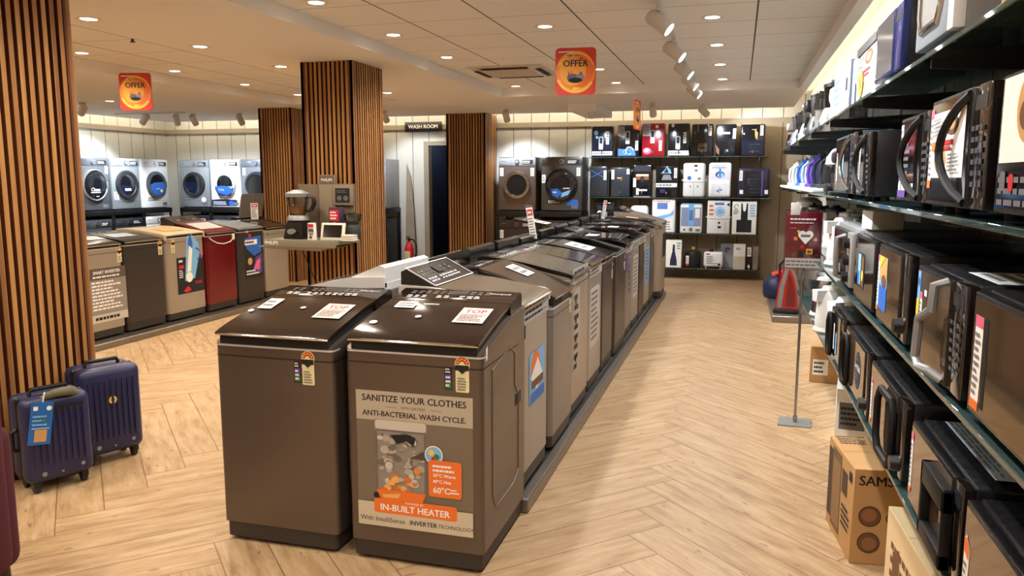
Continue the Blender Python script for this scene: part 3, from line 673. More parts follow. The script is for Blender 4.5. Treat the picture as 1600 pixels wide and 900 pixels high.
# ---- island plinth
def plinth_run(label, x0, x1, y0, y1, h, edge):
    t = thing('display_platform', label, 'platform', ((x0 + x1) / 2, (y0 + y1) / 2, 0))
    a, c = (x1 - x0) / 2, (y1 - y0) / 2
    MB().rbox(-a, -c, 0, a, c, h, steelm, .006, 1).build('deck', t)
    return t, a, c
t, a, c = plinth_run('low steel platform under the long double row of top loading washers', -2.26, -.885, 3.34, 10.5, .07, 1)
b = MB().box(a - .075, -c + .01, .0695, a - .045, c - .01, .0702, gasket); b.build('floor_channel', t)
ZP = .0715
slip = lambda c_: [('r', -.20, .30, .16, .72, c_), ('lines', -.17, .34, .12, .70, 9, inkg)]
bar = [('r', -.25, .80, .25, .862, mat('poster_silver', 'b8b4b0', .4)), ('lines', -.22, .81, .2, .855, 2, ink)]
L = [
 # y0, y1, body, lid, plinth, front x, hf, hr, lift, label, stickers, lid print, extras
 (3.38, 3.94, silverp, mat('smoky_lid', '6a6258', .14, 0, .5, coat=.4), plinth, -.93, .955, 1.02, .014, 'silver top loading washer with pale rounded rim, right behind the poster washer',
  [('r', -.26, .80, .25, .90, mat('sticker_silver', 'a8a8ac', .4)), ('lines', -.22, .81, .2, .89, 3, ink), ('rr', -.265, .735, -.21, .80, .006, ink), ('rr', -.14, .38, .16, .64, .02, cyan), ('c', -.02, .55, .09, orange), ('p', [(-.12, .52), (.02, .60), (.12, .50), (.0, .44)], inkwh), ('r', -.10, .46, .13, .50, brown), ('r', -.12, .39, .15, .44, blue)], [], dict(rim=offwh, r=.075, conraise=.065, trim=offwh, contop=[('r', -.27, .0, .27, .006, inkwh), ('r', -.27, .17, .27, .176, inkwh), ('r', -.27, 0, -.264, .176, inkwh), ('r', .264, 0, .27, .176, inkwh)])),
 (3.99, 4.52, greyp, mat('brown_slab_lid', '3a322c', .12, 0, .6, coat=.4), plinth, -.925, .875, 1.02, .045, 'grey top loading washer with thick dark overhanging lid, second from the island head',
  energy_label(.19, .70, 1.1) + [('r', -.05, .80, .2, .83, inkg)], white_slip(.05, .1, .16, .14), dict(r=.03)),
 (4.56, 5.15, beige, lidblack, plinth, -.945, .955, 1.04, .012, 'beige washer with a column of icons on pale sheet, third in the island row',
  [('r', -.24, .84, .25, .93, mat('sticker_pale', 'b8b8bc', .4)), ('lines', -.2, .85, .22, .92, 2, ink), ('r', -.22, .26, -.02, .80, mat('sticker_sheet', 'b0a89e', .5)), ('lines', -.2, .28, -.06, .78, 8, ink), ('c', -.15, .72, .02, ink), ('c', -.15, .60, .02, ink), ('c', -.15, .48, .02, ink), ('c', -.15, .36, .02, ink)], [], dict(r=.05)),
 (5.20, 5.74, silverp, lidglass, plinth, -.955, .955, 1.03, .012, 'silver washer with a tall printed white sheet, fourth in the island row',
  slip(mat('sticker_white', 'c6c0ba', .5)) + bar, [], dict(r=.04)),
 (5.79, 6.32, inox, lidblack, plinth, -.96, .93, 1.02, .03, 'dark inox washer with bare front, fifth in the island row', [('r', -.2, .84, -.1, .87, inkg)] + energy_label(.2, .68), white_slip(0, .02, .3, .2), dict()),
 (6.38, 7.02, inox, lidglass, plinth, -.95, .93, 1.03, .03, 'dark wide washer with a tall white card standing on it, sixth in the island row', energy_label(.2, .68) + [('r', -.26, .72, -.1, .84, ink)], white_slip(-.1, .08, .2, .1), dict(opened=13)),
 (7.07, 7.60, greyp, lidblack, plinth, -.97, .93, 1.02, .03, 'grey washer with purple sticker, seventh in the island row', [('r', -.2, .62, -.05, .82, purple), ('lines', .0, .4, .2, .8, 7, inkg)] + bar, [], dict(conraise=.04)),
 (7.66, 8.12, silverp, lidglass, plinth, -.97, .95, 1.03, .03, 'silver washer with light band, eighth in the island row', slip(mat('sticker_white', 'c6c0ba', .5)) + bar, white_slip(0, .08, .2, .1), dict(opened=9)),
 (8.17, 8.66, inox, lidblack, plinth, -.97, .95, 1.04, .03, 'dark washer beside the silver ones, ninth in the island row', energy_label(.18, .7) + bar, [], dict(opened=12)),
 (8.71, 9.19, beige, lidglass, plinth, -.97, .96, 1.05, .03, 'beige washer near the far end, tenth in the island row', slip(cyan), [], dict()),
 (9.24, 9.72, midgrey, lidblack, plinth, -.97, .97, 1.06, .03, 'mid-grey washer next to the last one, eleventh in the island row', bar + energy_label(.18, .7), card(0, .08, .13, .14), dict(opened=7)),
 (9.78, 10.38, beige, greyp, plinth, -.89, 1.0, 1.12, .014, 'tan bulging washer with swept-up rear console closing the far end of the island row', [('r', -.2, .5, .2, .8, ink)], [], dict(rim=beige, r=.09, conraise=.05)),
]
random.seed(3)
for (y0, y1, body, lid, pl, fx, hf, hr, lift, label, st, lt, kw) in L:
    top_loader('washing_machine', label, (fx, (y0 + y1) / 2, ZP), 90, y1 - y0, .60, hf - ZP, hr - ZP, body, lid, kw.pop('con', lidblack), lift=lift, front=st, lidtop=lt, group='top loaders in the island aisle row', **kw)
# ---- second row, backs to the first
M = [
 (3.38, 3.95, white, mat('pale_smoked_lid', '6e7078', .12, 0, .5, coat=.3), 1.05, 'white top loading washer with tall curved rear console, behind the plain bronze washer', dict(rim=white, r=.07, con=white, conraise=.05, trim=white)),
 (4.0, 4.56, bronze, lidglass, 1.0, 'brown-lidded washer in the second island row, behind the white one', dict(conraise=.02)),
 (4.62, 5.16, inox, lidblack, 1.03, 'black-lidded washer in the second island row, before the washroom door', dict(conraise=.05)),
 (5.22, 5.78, greyp, lidglass, 1.03, 'grey washer in the second island row, third behind the white one', dict(conraise=.05)),
 (5.84, 6.40, silverp, lidblack, 1.02, 'silver washer in the second island row, fourth behind the white one', dict(conraise=.04)),
 (6.46, 7.02, inox, lidblack, 1.03, 'dark inox washer in the second island row, fifth behind the white one', dict(conraise=.05)),
 (7.08, 7.62, silverp, greyp, 1.03, 'silver washer in the second island row, in front of the stacked front loaders', dict(conraise=.05)),
 (7.68, 8.20, midgrey, lidglass, 1.04, 'mid-grey washer in the second island row, with its lid raised', dict(conraise=.04, opened=24)),
 (8.26, 8.80, inox, lidblack, 1.05, 'dark washer in the second island row, near the far end', dict(conraise=.05)),
 (8.86, 9.40, beige, lidglass, 1.05, 'beige washer in the second island row, last but one', dict(conraise=.05)),
 (9.46, 10.0, silverp, lidblack, 1.06, 'silver washer closing the second island row', dict(conraise=.05)),
]
for (y0, y1, body, lid, hr, label, kw) in M:
    top_loader('washing_machine', label, (-2.205, (y0 + y1) / 2, ZP), -90, y1 - y0, .60, hr - .10 - ZP, hr - ZP, body, lid, kw.pop('con', lidblack), group='top loaders in the second island row', lidtop=white_slip(.05, .02, .24, .2), **kw)
# price cards standing on the lids
def price_stand(label, loc, rz, h, wd, tilt=0):
    t = thing('price_card_stand', label, 'price card', loc, rz)
    T = Matrix.Rotation(math.radians(tilt), 4, 'Y')
    MB().rbox(-wd / 2, -.02, 0, wd / 2, .02, .012, clear, .003).build('foot', t)
    o = MB().box(-wd / 2, -.002, .008, wd / 2, .002, h, paper, T).build('card', t)
    p = paint(MB(), [('lines', -wd * .4, .03, wd * .4, h * .7, 7, inkg), ('r', -wd * .4, h * .76, wd * .4, h * .95, red), ('lines', -wd * .3, h * .78, wd * .3, h * .93, 1, inkwh)], FRONT(-.0022))
    for i, q in enumerate(p.v): p.v[i] = tuple(T @ Vector(q))
    p.build('card_print', o, smooth=0)
price_stand('tall narrow white price card standing on the washers before the stacked front loaders', (-1.62, 6.28, 1.045), 12, .27, .055, -9)
price_stand('small white price tag stand on the far washers, thin as a pole', (-1.50, 9.0, 1.085), 30, .22, .04, 8)

# ---- corner row beside the slatted columns
plinth_run('low brown-grey platform under the corner row of six top loaders', -6.45, -5.52, 5.3, 9.2, .06, 1)
ZL = .0615
def L2(u0, v0, u1, v1, n, m): return ('lines', u0, v0, u1, v1, n, m)
smart = [('r', -.20, .56, .25, .665, mat('banner_brown', '5b5048', .5)), ('t', 'SMART INVERTER', .02, .625, .042, inkwh, 'CENTER', 1), L2(-.15, .57, .2, .60, 1, inkwh), ('r', -.20, .19, .25, .56, mat('sheet_grey', '8f877e', .5)), L2(-.17, .27, .2, .55, 9, inkwh), ('r', -.20, .16, .25, .235, mat('sheet_pale', 'c8c0b4', .5)), L2(-.15, .17, .2, .225, 1, ink)] + energy_label(.19, .70, 1.1)
person_poster = [('r', -.16, .27, .27, .66, ink), ('p', [(-.04, .40), (.02, .88), (.10, .90), (.20, .80), (.22, .70), (.12, .42)], cyan), ('p', [(.03, .80), (.07, .92), (.11, .80), (.07, .60)], blue), ('p', [(.0, .50), (.05, .78), (.10, .74), (.06, .50)], paper), ('c', .03, .44, .055, paper), ('arc', .16, .68, .05, .07, -80, 100, blue), ('arc', .21, .66, .03, .045, -60, 90, pink),
                 ('r', -.13, .54, -.05, .58, red), L2(-.13, .44, -.06, .53, 4, inkwh), ('p', [(-.08, .30), (.0, .35), (.05, .30), (-.02, .28)], red), ('t', 'YEAR', .17, .37, .05, red, 'CENTER', 1), L2(-.13, .60, -.04, .645, 1, inkwh)] + energy_label(-.2, .72, 1.1)
lg = [('r', -.14, .30, .22, .78, ink), ('p', [(-.13, .78), (.2, .80), (.2, .60), (.05, .56), (-.10, .66)], blue), ('r', -.13, .70, .12, .76, inkwh), L2(-.12, .705, .1, .755, 1, navy), ('p', [(.0, .36), (.2, .34), (.21, .58), (.08, .54)], purple), ('p', [(.03, .40), (.15, .38), (.17, .52), (.10, .50)], pink), ('c', -.04, .50, .045, tan), L2(-.12, .33, .15, .40, 2, inkwh), ('t', 'LG', -.08, .86, .04, inkwh, 'CENTER', 1), ('r', -.06, .79, .0, .83, red)]
LR = [
 (5.68, 6.135, beige, lidblack, .92, .99, 'beige washer with smart inverter sheet, nearest of the corner row to the big column', smart, dict(lidtop=white_slip(.1, .05, .2, .12))),
 (6.15, 6.71, inox, lidblack, .925, .985, 'dark brown-grey plain washer in the corner row, between two beige ones', energy_label(.22, .72, 1.1), dict(lidtop=[('r', -.2, .05, .1, .2, mat('sheet_silver', 'aab4c0', .3))])),
 (6.73, 7.35, beige, mat('cream_lid', 'c4b498', .3), .95, 1.0, 'beige washer with a black poster of blue sleeves in the corner row', person_poster, dict(rim=mat('cream_lid', 'c4b498', .3), r=.05, con=mat('cream_lid', 'c4b498', .3), lidtop=[('r', -.15, .02, .15, .2, tan)])),
 (7.37, 7.92, maroon, maroon, .93, 1.04, 'glossy maroon washer with white cord looped across its front', [], dict(con=inox, conraise=.05, lidtop=[('r', -.2, .0, .2, .22, mat('lid_paper_grey', 'b8b8b8', .4))])),
 (7.94, 8.48, inox, mat('pale_grey_lid', '6a7078', .2), .94, 1.01, 'dark washer with a blue and purple laundry poster, next to the maroon one', lg, dict()),
 (8.50, 9.03, beige, lidglass, .92, .99, 'plain beige washer with brown lid ending the corner row, by the display shelf', [('t', 'LG', -.2, .80, .035, ink, 'CENTER', 1), ('c', .2, .86, .01, ink)], dict()),
]
for (y0, y1, body, lid, hf, hr, label, st, kw) in LR:
    lt = kw.pop('lidtop', [])
    top_loader('washing_machine', label, (-5.66, (y0 + y1) / 2, ZL), 90, y1 - y0 - .01, .60, hf - ZL, hr - ZL, body, lid, kw.pop('con', lidblack), front=st, lidtop=lt, group='top loaders in the corner row', **kw)
t = MB().tube([(-5.650, 7.42, .90), (-5.650, 7.47, .865), (-5.650, 7.56, .83), (-5.650, 7.67, .815), (-5.650, 7.79, .83), (-5.650, 7.85, .865)], .006, paper, 8).rbox(-5.659, 7.835, .85, -5.645, 7.875, .92, paper, .003)
tag(t.build('power_cord'), 'thin white power cord with plug drooping across the maroon washer', 'power cord')
# washer with a raised grey lid behind the corner row
top_loader('washing_machine', 'grey washer with its flat lid raised upright, behind the corner row', (-6.40, 9.80, 0), 90, .57, .48, .91, .98, midgrey, greyp, lidblack, opened=92, trim=False, group='washers behind the corner row')
price_stand('small white price card beside the raised grey washer lid', (-6.05, 8.88, 1.02), 60, .22, .10)
# ================================================================ FRONT LOADERS ON RACKS
def front_loader(name, label, loc, rz, w, h, d, body, ringm, cx=0.0, R=.20, front=(), bowl_print=(), thin=False, group=None, strip=None, dark=False):
    t = thing(name, label, 'washing machine', loc, rz, group)
    MB().rbox(-w / 2, 0, .012, w / 2, d, h, body, .012).build('cabinet', t)
    b = MB()
    for sx in (-1, 1):
        for y in (.05, d - .05): b.cyl((sx * (w / 2 - .06), y, 0), (sx * (w / 2 - .06), y, .014), .02, gasket, 10)
    b.build('feet', t)
    sm = strip or body
    c = MB().rbox(-w / 2 + .004, -.008, h - .135, w / 2 - .004, .03, h - .012, sm, .006)
    co = c.build('control_panel', t)
    MB().rbox(-w / 2 + .02, -.012, h - .12, -w / 2 + .2, 0, h - .03, sm, .004).build('detergent_drawer', t)
    MB().cyl((.0, -.03, h - .073), (.0, -.005, h - .073), .032, chrome if not dark else alu, 20, .036).cyl((0, -.032, h - .073), (0, -.03, h - .073), .024, sm, 20).build('dial', t)
    decal('panel_print', co, [('r', .09, h - .115, w / 2 - .05, h - .045, ink), L2(.1, h - .105, w / 2 - .07, h - .055, 2, inkwh), ('r', -w / 2 + .05, h - .07, -w / 2 + .13, h - .062, inkg)], FRONT(-.0121))
    cz = h * .46 + .02
    Ty = Matrix.Translation((cx, 0, cz)) @ Matrix.Rotation(PI / 2, 4, 'X')
    k = .97 if thin else .80
    dr = MB().lathe([(R * 1.10, -.01), (R * 1.10, .028), (R * 1.06, .046), (R * (k + .05), .048), (R * k, .034), (R * (k - .02), .02)], ringm, n=40, T=Ty).build('door', t)
    gl = MB().lathe(([(R * .97, .038), (R * .9, .046), (R * .6, .050), (.0001, .051)] if thin else [(R * .80, .034), (R * .72, .025), (R * .55, .01), (R * .30, .002), (.0001, .001)]), bowl, n=36, T=Ty).build('door_glass', dr)
    if not thin: MB().lathe([(R * .52, .016), (R * .50, .021), (R * .40, .0135), (R * .38, .0105)], drum, n=30, T=Ty).build('drum_rim', dr)
    MB().rbox(cx + R * .93, -.055, cz - .05, cx + R * 1.06, -.03, cz + .05, ringm, .006).build('door_handle', dr)
    if bowl_print: decal('door_sticker', dr, [tuple(q) for q in bowl_print], (Vector((cx, -.052, cz)), Vector((1, 0, 0)), Vector((0, 0, 1)), Vector((0, -1, 0))))
    if front: decal('front_stickers', t, list(front), FRONT(0.0))
    decal('kick_seam', t, [('r', -w / 2 + .01, .13, w / 2 - .01, .133, gasket), ('r', w / 2 - .17, .045, w / 2 - .06, .10, inkg)], FRONT(0.0))
    return t
def rack(label, loc, rz, w, d, zs, group):
    t = thing('washer_rack', label, 'rack', loc, rz, group)
    MB().rbox(-w / 2, -.02, zs - .085, w / 2, d, zs, rackm, .006).build('shelf', t)
    for sx in (-1, 1):
        for y in (.0, d - .04): MB().rbox(sx * (w / 2 - .015) - .015, y, 0, sx * (w / 2 - .015) + .015, y + .03, zs - .085, rackm, .003).build('leg', t)
def half_disc(R, m, f=0.0, n=16):
    return ('p', [(R * math.cos(math.radians(180 + 180 * k / n)), R * math.sin(math.radians(180 + 180 * k / n)) + 0) for k in range(n + 1)], m)
tagw = lambda u, v: [('part', 'price_tag', [('r', u, v, u + .06, v + .13, paper), L2(u + .01, v + .02, u + .05, v + .11, 3, inkg)])]
RG = 'racks for the stacked front loaders'
ZR = 1.04
# corner wall, facing into the shop
for (y, lab) in ((10.34, 'by the big column'), (11.04, 'in the middle'), (11.74, 'nearest the corner')):
    rack('black steel rack of the corner wall under a front loader, %s' % lab, (-9.98, y, 0), 90, .69, .60, ZR, RG)
front_loader('front_load_washer', 'dark grey front loader with white lettering on its black door, up on the rack', (-10.0, 10.34, ZR), 90, .66, .86, .55, frontgrey, alu, R=.235, thin=True, group='front loaders on the upper rack', dark=True,
    bowl_print=[('t', 'Clean', -.02, -.075, .08, inkwh, 'CENTER', 1), L2(-.12, -.13, .15, -.105, 1, inkwh), L2(-.02, -.19, .05, -.17, 1, inkwh)], front=tagw(-.32, .60) + tagw(.25, .60))
front_loader('front_load_washer', 'silver front loader with clear round door, between dark and white ones on the corner rack', (-10.0, 11.04, ZR), 90, .65, .86, .55, frontsilver, dkgrey, R=.22, group='front loaders on the upper rack', front=tagw(-.3, .58) + [('r', -.28, .17, -.18, .3, paper), L2(-.27, .18, -.19, .29, 3, inkg)], bowl_print=[('r', -.09, -.10, .05, -.06, paper)])
front_loader('front_load_washer', 'white front loader with blue sticker over half its door, on the corner rack', (-10.0, 11.74, ZR), 90, .65, .86, .55, frontwhite, mat('ring_grey', '4a4e56', .3), R=.215, group='front loaders on the upper rack', bowl_print=[half_disc(.185, blue), ('p', [(-.185, 0), (.185, 0), (.12, .045), (-.10, .035)], blue), ('t', 'wash', .0, -.07, .05, inkwh), ('c', .08, -.11, .03, cream)], front=[L2(-.2, .13, .1, .2, 2, ink)])
for (y, lab, m, k) in ((10.34, 'dark front loader under the black rack, nearest the big column', mat('front_loader_charcoal', '50555c', .35, .4), chrome), (11.04, 'black and silver front loader under the rack, second along the corner wall', mat('front_loader_dark', '3a3e44', .35, .4), alu), (11.74, 'white front loader under the rack at the corner of the walls', frontwhite, alu)):
    front_loader('front_load_washer', lab, (-10.0, y, 0), 90, .65, .90, .55, m, k, R=.21, group='front loaders under the racks')
# end wall, facing the viewer
for (x, lab) in ((-9.54, 'beside the corner'), (-8.88, 'in the middle'), (-8.23, 'beside the short slatted column')):
    rack('black steel rack of the end wall under a front loader, %s' % lab, (x, 12.18, 0), 0, .64, .60, ZR, RG)
front_loader('front_load_washer', 'silver front loader with black door ring, first on the end wall rack from the corner', (-9.54, 12.2, ZR), 0, .63, .86, .55, frontsilver, dkgrey, R=.205, group='front loaders on the upper rack', front=[L2(-.26, .13, -.05, .2, 2, inkg), ('c', .18, .14, .05, inkwh)])
front_loader('front_load_washer', 'white front loader with navy and blue sticker across its door, end wall rack', (-8.88, 12.2, ZR), 0, .63, .86, .55, frontwhite, white, R=.20, group='front loaders on the upper rack',
    bowl_print=[('p', [(-.2, -.06), (.2, -.06), (.13, -.2), (-.12, -.2)], navy), ('p', [(-.2, -.03), (.02, -.02), (.2, -.12), (.05, -.19), (-.12, -.15)], blue), ('t', 'Care', -.06, -.09, .06, inkwh), ('p', [(.05, -.03), (.2, -.03), (.16, -.08)], cyan)], front=[('p', [(-.31, .03), (.22, .03), (.22, .14), (-.05, .16), (-.31, .14)], navy), L2(-.28, .05, .0, .12, 2, inkwh), ('c', .1, .08, .05, blue)])
front_loader('front_load_washer', 'blue-grey front loader half hidden by the short slatted column', (-8.23, 12.2, ZR), 0, .63, .86, .55, mat('front_loader_bluegrey', '868e9c', .3, .4), dkgrey, R=.21, group='front loaders on the upper rack', front=tagw(-.29, .58))
for (x, lab) in ((-9.54, 'dark front loader under the end wall rack beside the corner'), (-8.88, 'dark front loader under the end wall rack below the white one'), (-8.23, 'dark front loader under the end wall rack by the short slatted column')):
    front_loader('front_load_washer', lab, (x, 12.2, 0), 0, .62, .90, .55, dkgrey, alu, R=.2, group='front loaders under the racks')
# by the purifiers
for (x, lab) in ((-3.43, 'next to the washroom column'), (-2.72, 'next to the purifiers')):
    rack('black steel rack of the end wall under a front loader, %s' % lab, (x, 12.18, 0), 0, .70, .60, ZR, RG)
front_loader('front_load_washer', 'brown-grey front loader with shiny chrome door ring and pale top strip, by the slatted column', (-3.43, 12.2, ZR), 0, .62, .86, .55, mat('front_loader_brown', '6a5e58', .3, .5), chrome, R=.20, strip=frontsilver, group='front loaders on the upper rack', front=tagw(-.29, .56) + tagw(.22, .56))
front_loader('front_load_washer', 'dark grey front loader with black door and blue ribbon sticker, next to the purifiers', (-2.70, 12.2, ZR), 0, .66, .86, .55, mat('front_loader_darkgrey', '56524f', .32, .5), black, R=.24, thin=True, group='front loaders on the upper rack', dark=True,
    bowl_print=[('p', [(-.2, -.05), (.2, -.05), (.16, -.13), (-.13, -.2)], ink), ('p', [(-.16, -.07), (-.06, -.05), (.02, -.12), (-.05, -.2), (-.13, -.16)], blue), ('p', [(.02, -.12), (.16, -.07), (.12, -.15), (-.0, -.19)], cyan), L2(.04, -.06, .16, -.035, 1, inkwh), L2(-.13, -.13, -.04, -.09, 1, inkwh)],
    front=tagw(-.32, .45) + tagw(.24, .56) + [('r', -.24, .12, .0, .19, ink), L2(-.22, .13, -.02, .18, 2, inkwh), ('p', [(.06, .10), (.14, .19), (.26, .19), (.28, .10)], blue)])
for (x, lab) in ((-3.43, 'brown front loader with chrome ring under the rack by the washroom column'), (-2.72, 'dark front loader under the rack next to the purifiers')):
    front_loader('front_load_washer', lab, (x, 12.2, 0), 0, .62, .90, .55, mat('front_loader_under', '3c3430', .35, .4), chrome, R=.2, group='front loaders under the racks', front=tagw(-.29, .6))

# ---------------------------------------------------------------- dishwasher pair, board, extinguisher, washroom oddments
rack('black steel rack under the tall grey appliance by the washroom', (-6.04, 12.2, 0), 0, .62, .58, 1.06, RG)
t = thing('dishwasher', 'tall light grey dishwasher up on a rack beside the leaning board', 'dishwasher', (-6.04, 12.22, 1.06))
MB().rbox(-.29, .02, 0, .29, .56, .83, alu, .008).build('cabinet', t)
d_ = MB().rbox(-.285, -.01, .03, .285, .02, .70, mat('dishwasher_door', 'a8acb0', .35, .4), .006).build('door', t)
MB().tube([(-.2, -.012, .64), (-.2, -.04, .64), (.2, -.04, .64), (.2, -.012, .64)], .008, steel, 8).build('door_handle', d_)
decal('panel_print', t, [('r', -.28, .715, .28, .82, mat('panel_strip_grey', '8a8e92', .4)), ('r', .1, .75, .22, .79, ink), L2(-.2, .75, .0, .79, 1, inkg)], FRONT(.0195))
t = thing('dishwasher', 'black dishwasher standing on the floor under the grey one', 'dishwasher', (-6.04, 12.22, 0))
MB().rbox(-.28, .02, 0, .28, .55, .88, dkgrey, .008).build('cabinet', t)
d_ = MB().rbox(-.275, -.01, .08, .275, .02, .76, mat('inox_dark_door', '4a4a4c', .3, .7), .006).build('door', t)
MB().tube([(-.2, -.012, .70), (-.2, -.04, .70), (.2, -.04, .70), (.2, -.012, .70)], .008, steel, 8).build('door_handle', d_)
t = MB().prism([(-.02, 0), (.16, 0), (.155, .5), (.12, 1.1), (.06, 1.6), (-.02, 1.82)], 0, .018, M_TRIM, 'y', T=Matrix.Translation((-5.58, YB - .16, 0)) @ Matrix.Rotation(math.radians(-4), 4, 'X')).build('leaning_board')
tag(t, 'tapering grey-brown wooden board leaning on the wall behind the fire extinguisher', 'board')
t = thing('fire_extinguisher', 'red fire extinguisher with black hose by the washroom wall', 'fire extinguisher', (-5.44, 12.45, 0))
MB().lathe([(.0001, 0), (.072, .002), (.078, .02), (.078, .36), (.066, .42), (.03, .46), (.024, .49), (.0001, .49)], red, n=24).build('cylinder', t)
MB().cyl((0, 0, .48), (0, 0, .54), .018, gasket, 12).rbox(-.012, -.10, .53, .012, .03, .55, black, .003).rbox(-.012, -.11, .565, .012, .03, .58, black, .003).build('valve', t)
MB().tube([(.02, 0, .52), (.09, -.02, .52), (.14, -.03, .45), (.15, -.03, .32), (.12, -.02, .2)], .013, black, 8).build('hose', t)
decal('instruction_label', t, [('r', -.045, .14, .045, .32, cream), L2(-.04, .15, .04, .31, 6, inkg)], FRONT(-.0785))
t = thing('waste_bin', 'black bin with flap lid in front of the extinguisher', 'bin', (-5.66, 11.7, 0))
MB().lathe([(.13, 0), (.14, .02), (.16, .52), (.165, .54)], black, n=24).build('bucket', t)
MB().lathe([(.168, 0), (.168, .03), (.02, .06), (.0001, .06)], dkgrey, c=(0, 0, .54), n=24).rbox(-.02, -.30, .575, .02, -.06, .59, dkgrey, .004).build('lid', t)
t = thing('wash_room_sign', 'black sign reading wash room above the doorway', 'sign', (-5.25, YB - .10, 2.36))
MB().rbox(-.34, 0, 0, .34, .02, .165, black, .003).build('board', t)
MB().box(-.25, .02, .05, -.22, .052, .12, black).box(.22, .02, .05, .25, .052, .12, black).build('bracket', t)
decal('lettering', t, [('t', 'WASH ROOM', 0, .083, .088, inkwh, 'CENTER', 1)], FRONT(0.0))
t = thing('washroom_cabinet', 'slim dark cabinet with bluish edge inside the washroom', 'cabinet', (-4.93, YB + .9, 0))
MB().rbox(-.13, 0, 0, .26, .35, 1.02, black, .01).build('cabinet', t)
MB().rbox(-.02, .0, 1.02, .03, .05, 1.85, mat('bluish_pipe', '6a7ac0', .4), .008).build('pipe', t)
MB().lathe([(.03, 0), (.04, .06), (.02, .12), (.02, .15), (.0001, .15)], black, c=(.13, .12, 1.02), n=16).build('bottle', t)

# ---------------------------------------------------------------- hanging offer posters
def poster_hang(label, loc, rz, ztop, s=1.0):
    t = thing('offer_poster', label, 'poster', loc, rz, 'hanging offer posters')
    w, h = .145 * s, .325 * s
    base = mat('poster_red', 'd2382c', .45); o1 = mat('poster_orange', 'f08a2a', .45); o2 = mat('poster_amber', 'f4a83a', .45); o3 = mat('poster_light', 'f7c04a', .45)
    b = MB(); pts = []
    r = .03
    for (cx, cy, a) in ((w - r, h - r, 0), (-w + r, h - r, 90), (-w + r, r, 180), (w - r, r, 270)):
        for q in range(5): tt = math.radians(a + q * 22.5); pts.append((cx + r * math.cos(tt), cy + r * math.sin(tt)))
    b.prism(pts, -.003, .003, base, 'y'); bd = b.build('board', t)
    for sgn, fr in ((1, FRONT(-.003)), (-1, (Vector((0, .003, 0)), Vector((-1, 0, 0)), Vector((0, 0, 1)), Vector((0, 1, 0))))):
        it = [('c', .0, h * .49, w * .98, o1, h * .45), ('arc', 0, h * .49, w * .82, w * .94, 20, 160, o3), ('arc', 0, h * .47, w * .84, w * .98, 200, 330, o3), ('c', .015, h * .5, w * .78, mat('poster_deep', 'e8702a', .45), h * .36), ('c', -.02, h * .52, w * .66, o2, h * .33), ('p', [(-.03, h * .06), (.05, h * .14), (-.01, h * .17)], o3), ('r', -w * .85, h * .90, -w * .1, h * .925, inkwh),
              ('t', 'OFFER', 0, h * .66, .062 * s, ink, 'CENTER', 1), ('r', -.05, h * .745, .05, h * .785, red), L2(-.05, h * .75, .055, h * .78, 1, inkwh), ('t', 'FOR THE', -.02, h * .83, .020 * s, ink),
              ('c', -.02, h * .36, .04, mat('poster_mauve', '6a5a72', .5), .03), ('c', .035, h * .37, .03, mat('poster_slate', '8a8490', .5), .026), ('c', .0, h * .31, .05, ink, .018), ('r', -.05, h * .40, -.045, h * .49, ink), ('r', -.03, h * .42, -.026, h * .52, red), ('r', .03, h * .42, .05, h * .48, inkg)]
        decal('poster_print', bd, it, fr)
    for sx in (-1, 1): MB().tube([(sx * w * .7, 0, h - .01), (sx * w * .7, 0, ztop - loc[2])], .0012, paper, 5).build('hanging_string', t)
poster_hang('orange offer poster hanging near the ceiling air conditioner, facing the viewer', (-1.145, 5.6, 2.14), 4, ZC)
poster_hang('orange offer poster hanging in the corner before the white front loaders, tilted', (-5.79, 6.6, 2.225), 14, ZC, 1.12)
poster_hang('orange offer poster seen edge-on, hanging before the purifier shelves', (-1.13, 9.0, 2.10), 82, ZC)

# ---------------------------------------------------------------- blender display on the column
t = thing('display_shelf', 'grey display shelf on the slatted column with a brand strip along its edge', 'shelf', (-3.62, 6.485, 0))
M_TAUPE = mat('taupe_panel', '6e5e50', .5); M_TAUPL = mat('taupe_light', '8a7c6c', .45)
MB().rbox(-.40, -.44, .975, .30, -.0, 1.015, mat('shelf_grey_green', '7a7a6c', .4), .004).build('shelf_board', t)
f_ = MB().rbox(-.41, -.455, .955, .30, -.44, 1.022, mat('shelf_edge', '8c8878', .35, .2), .003).build('front_strip', t)
decal('lettering', f_, [('t', 'PHILIPS', -.33, .989, .042, inkwh, 'CENTER', 1)], FRONT(-.455))
MB().prism([(-.46, 0), (.26, 0), (.16, -.03), (-.30, -.02)], -.455, -.02, M_TAUPE, 'y', T=Matrix.Translation((-.02, 0, .955))).build('underside', t)
MB().rbox(-.30, -.035, 1.015, -.07, -.012, 1.50, M_TAUPE, .003).build('back_panel', t)
p_ = MB().rbox(-.075, -.05, 1.015, .09, -.012, 1.585, M_TAUPL, .003).build('brand_panel', t)
decal('lettering', p_, [('r', -.07, 1.50, .085, 1.58, M_TAUPE), ('t', 'PHILIPS', .008, 1.538, .036, inkwh, 'CENTER', 1)], FRONT(-.05))
MB().rbox(.085, -.035, 1.015, .27, -.012, 1.505, M_TAUPE, .003).build('back_panel', t)
w_ = MB().rbox(.07, -.06, 1.31, .265, -.035, 1.495, M_TAUPL, .003).build('feature_window', t)
decal('window_picture', w_, [('r', .095, 1.335, .24, 1.465, ink), ('c', .135, 1.375, .024, mat('dial_green', '5c6a60', .4)), ('c', .20, 1.375, .024, mat('dial_green', '5c6a60', .4)), L2(.11, 1.42, .22, 1.45, 2, inkg)], FRONT(-.06))
MB().tube([(-.2, -.2, .955), (-.16, -.12, .75), (-.1, -.08, .55), (-.06, -.03, .40)], .006, black, 6).build('power_cable', t)
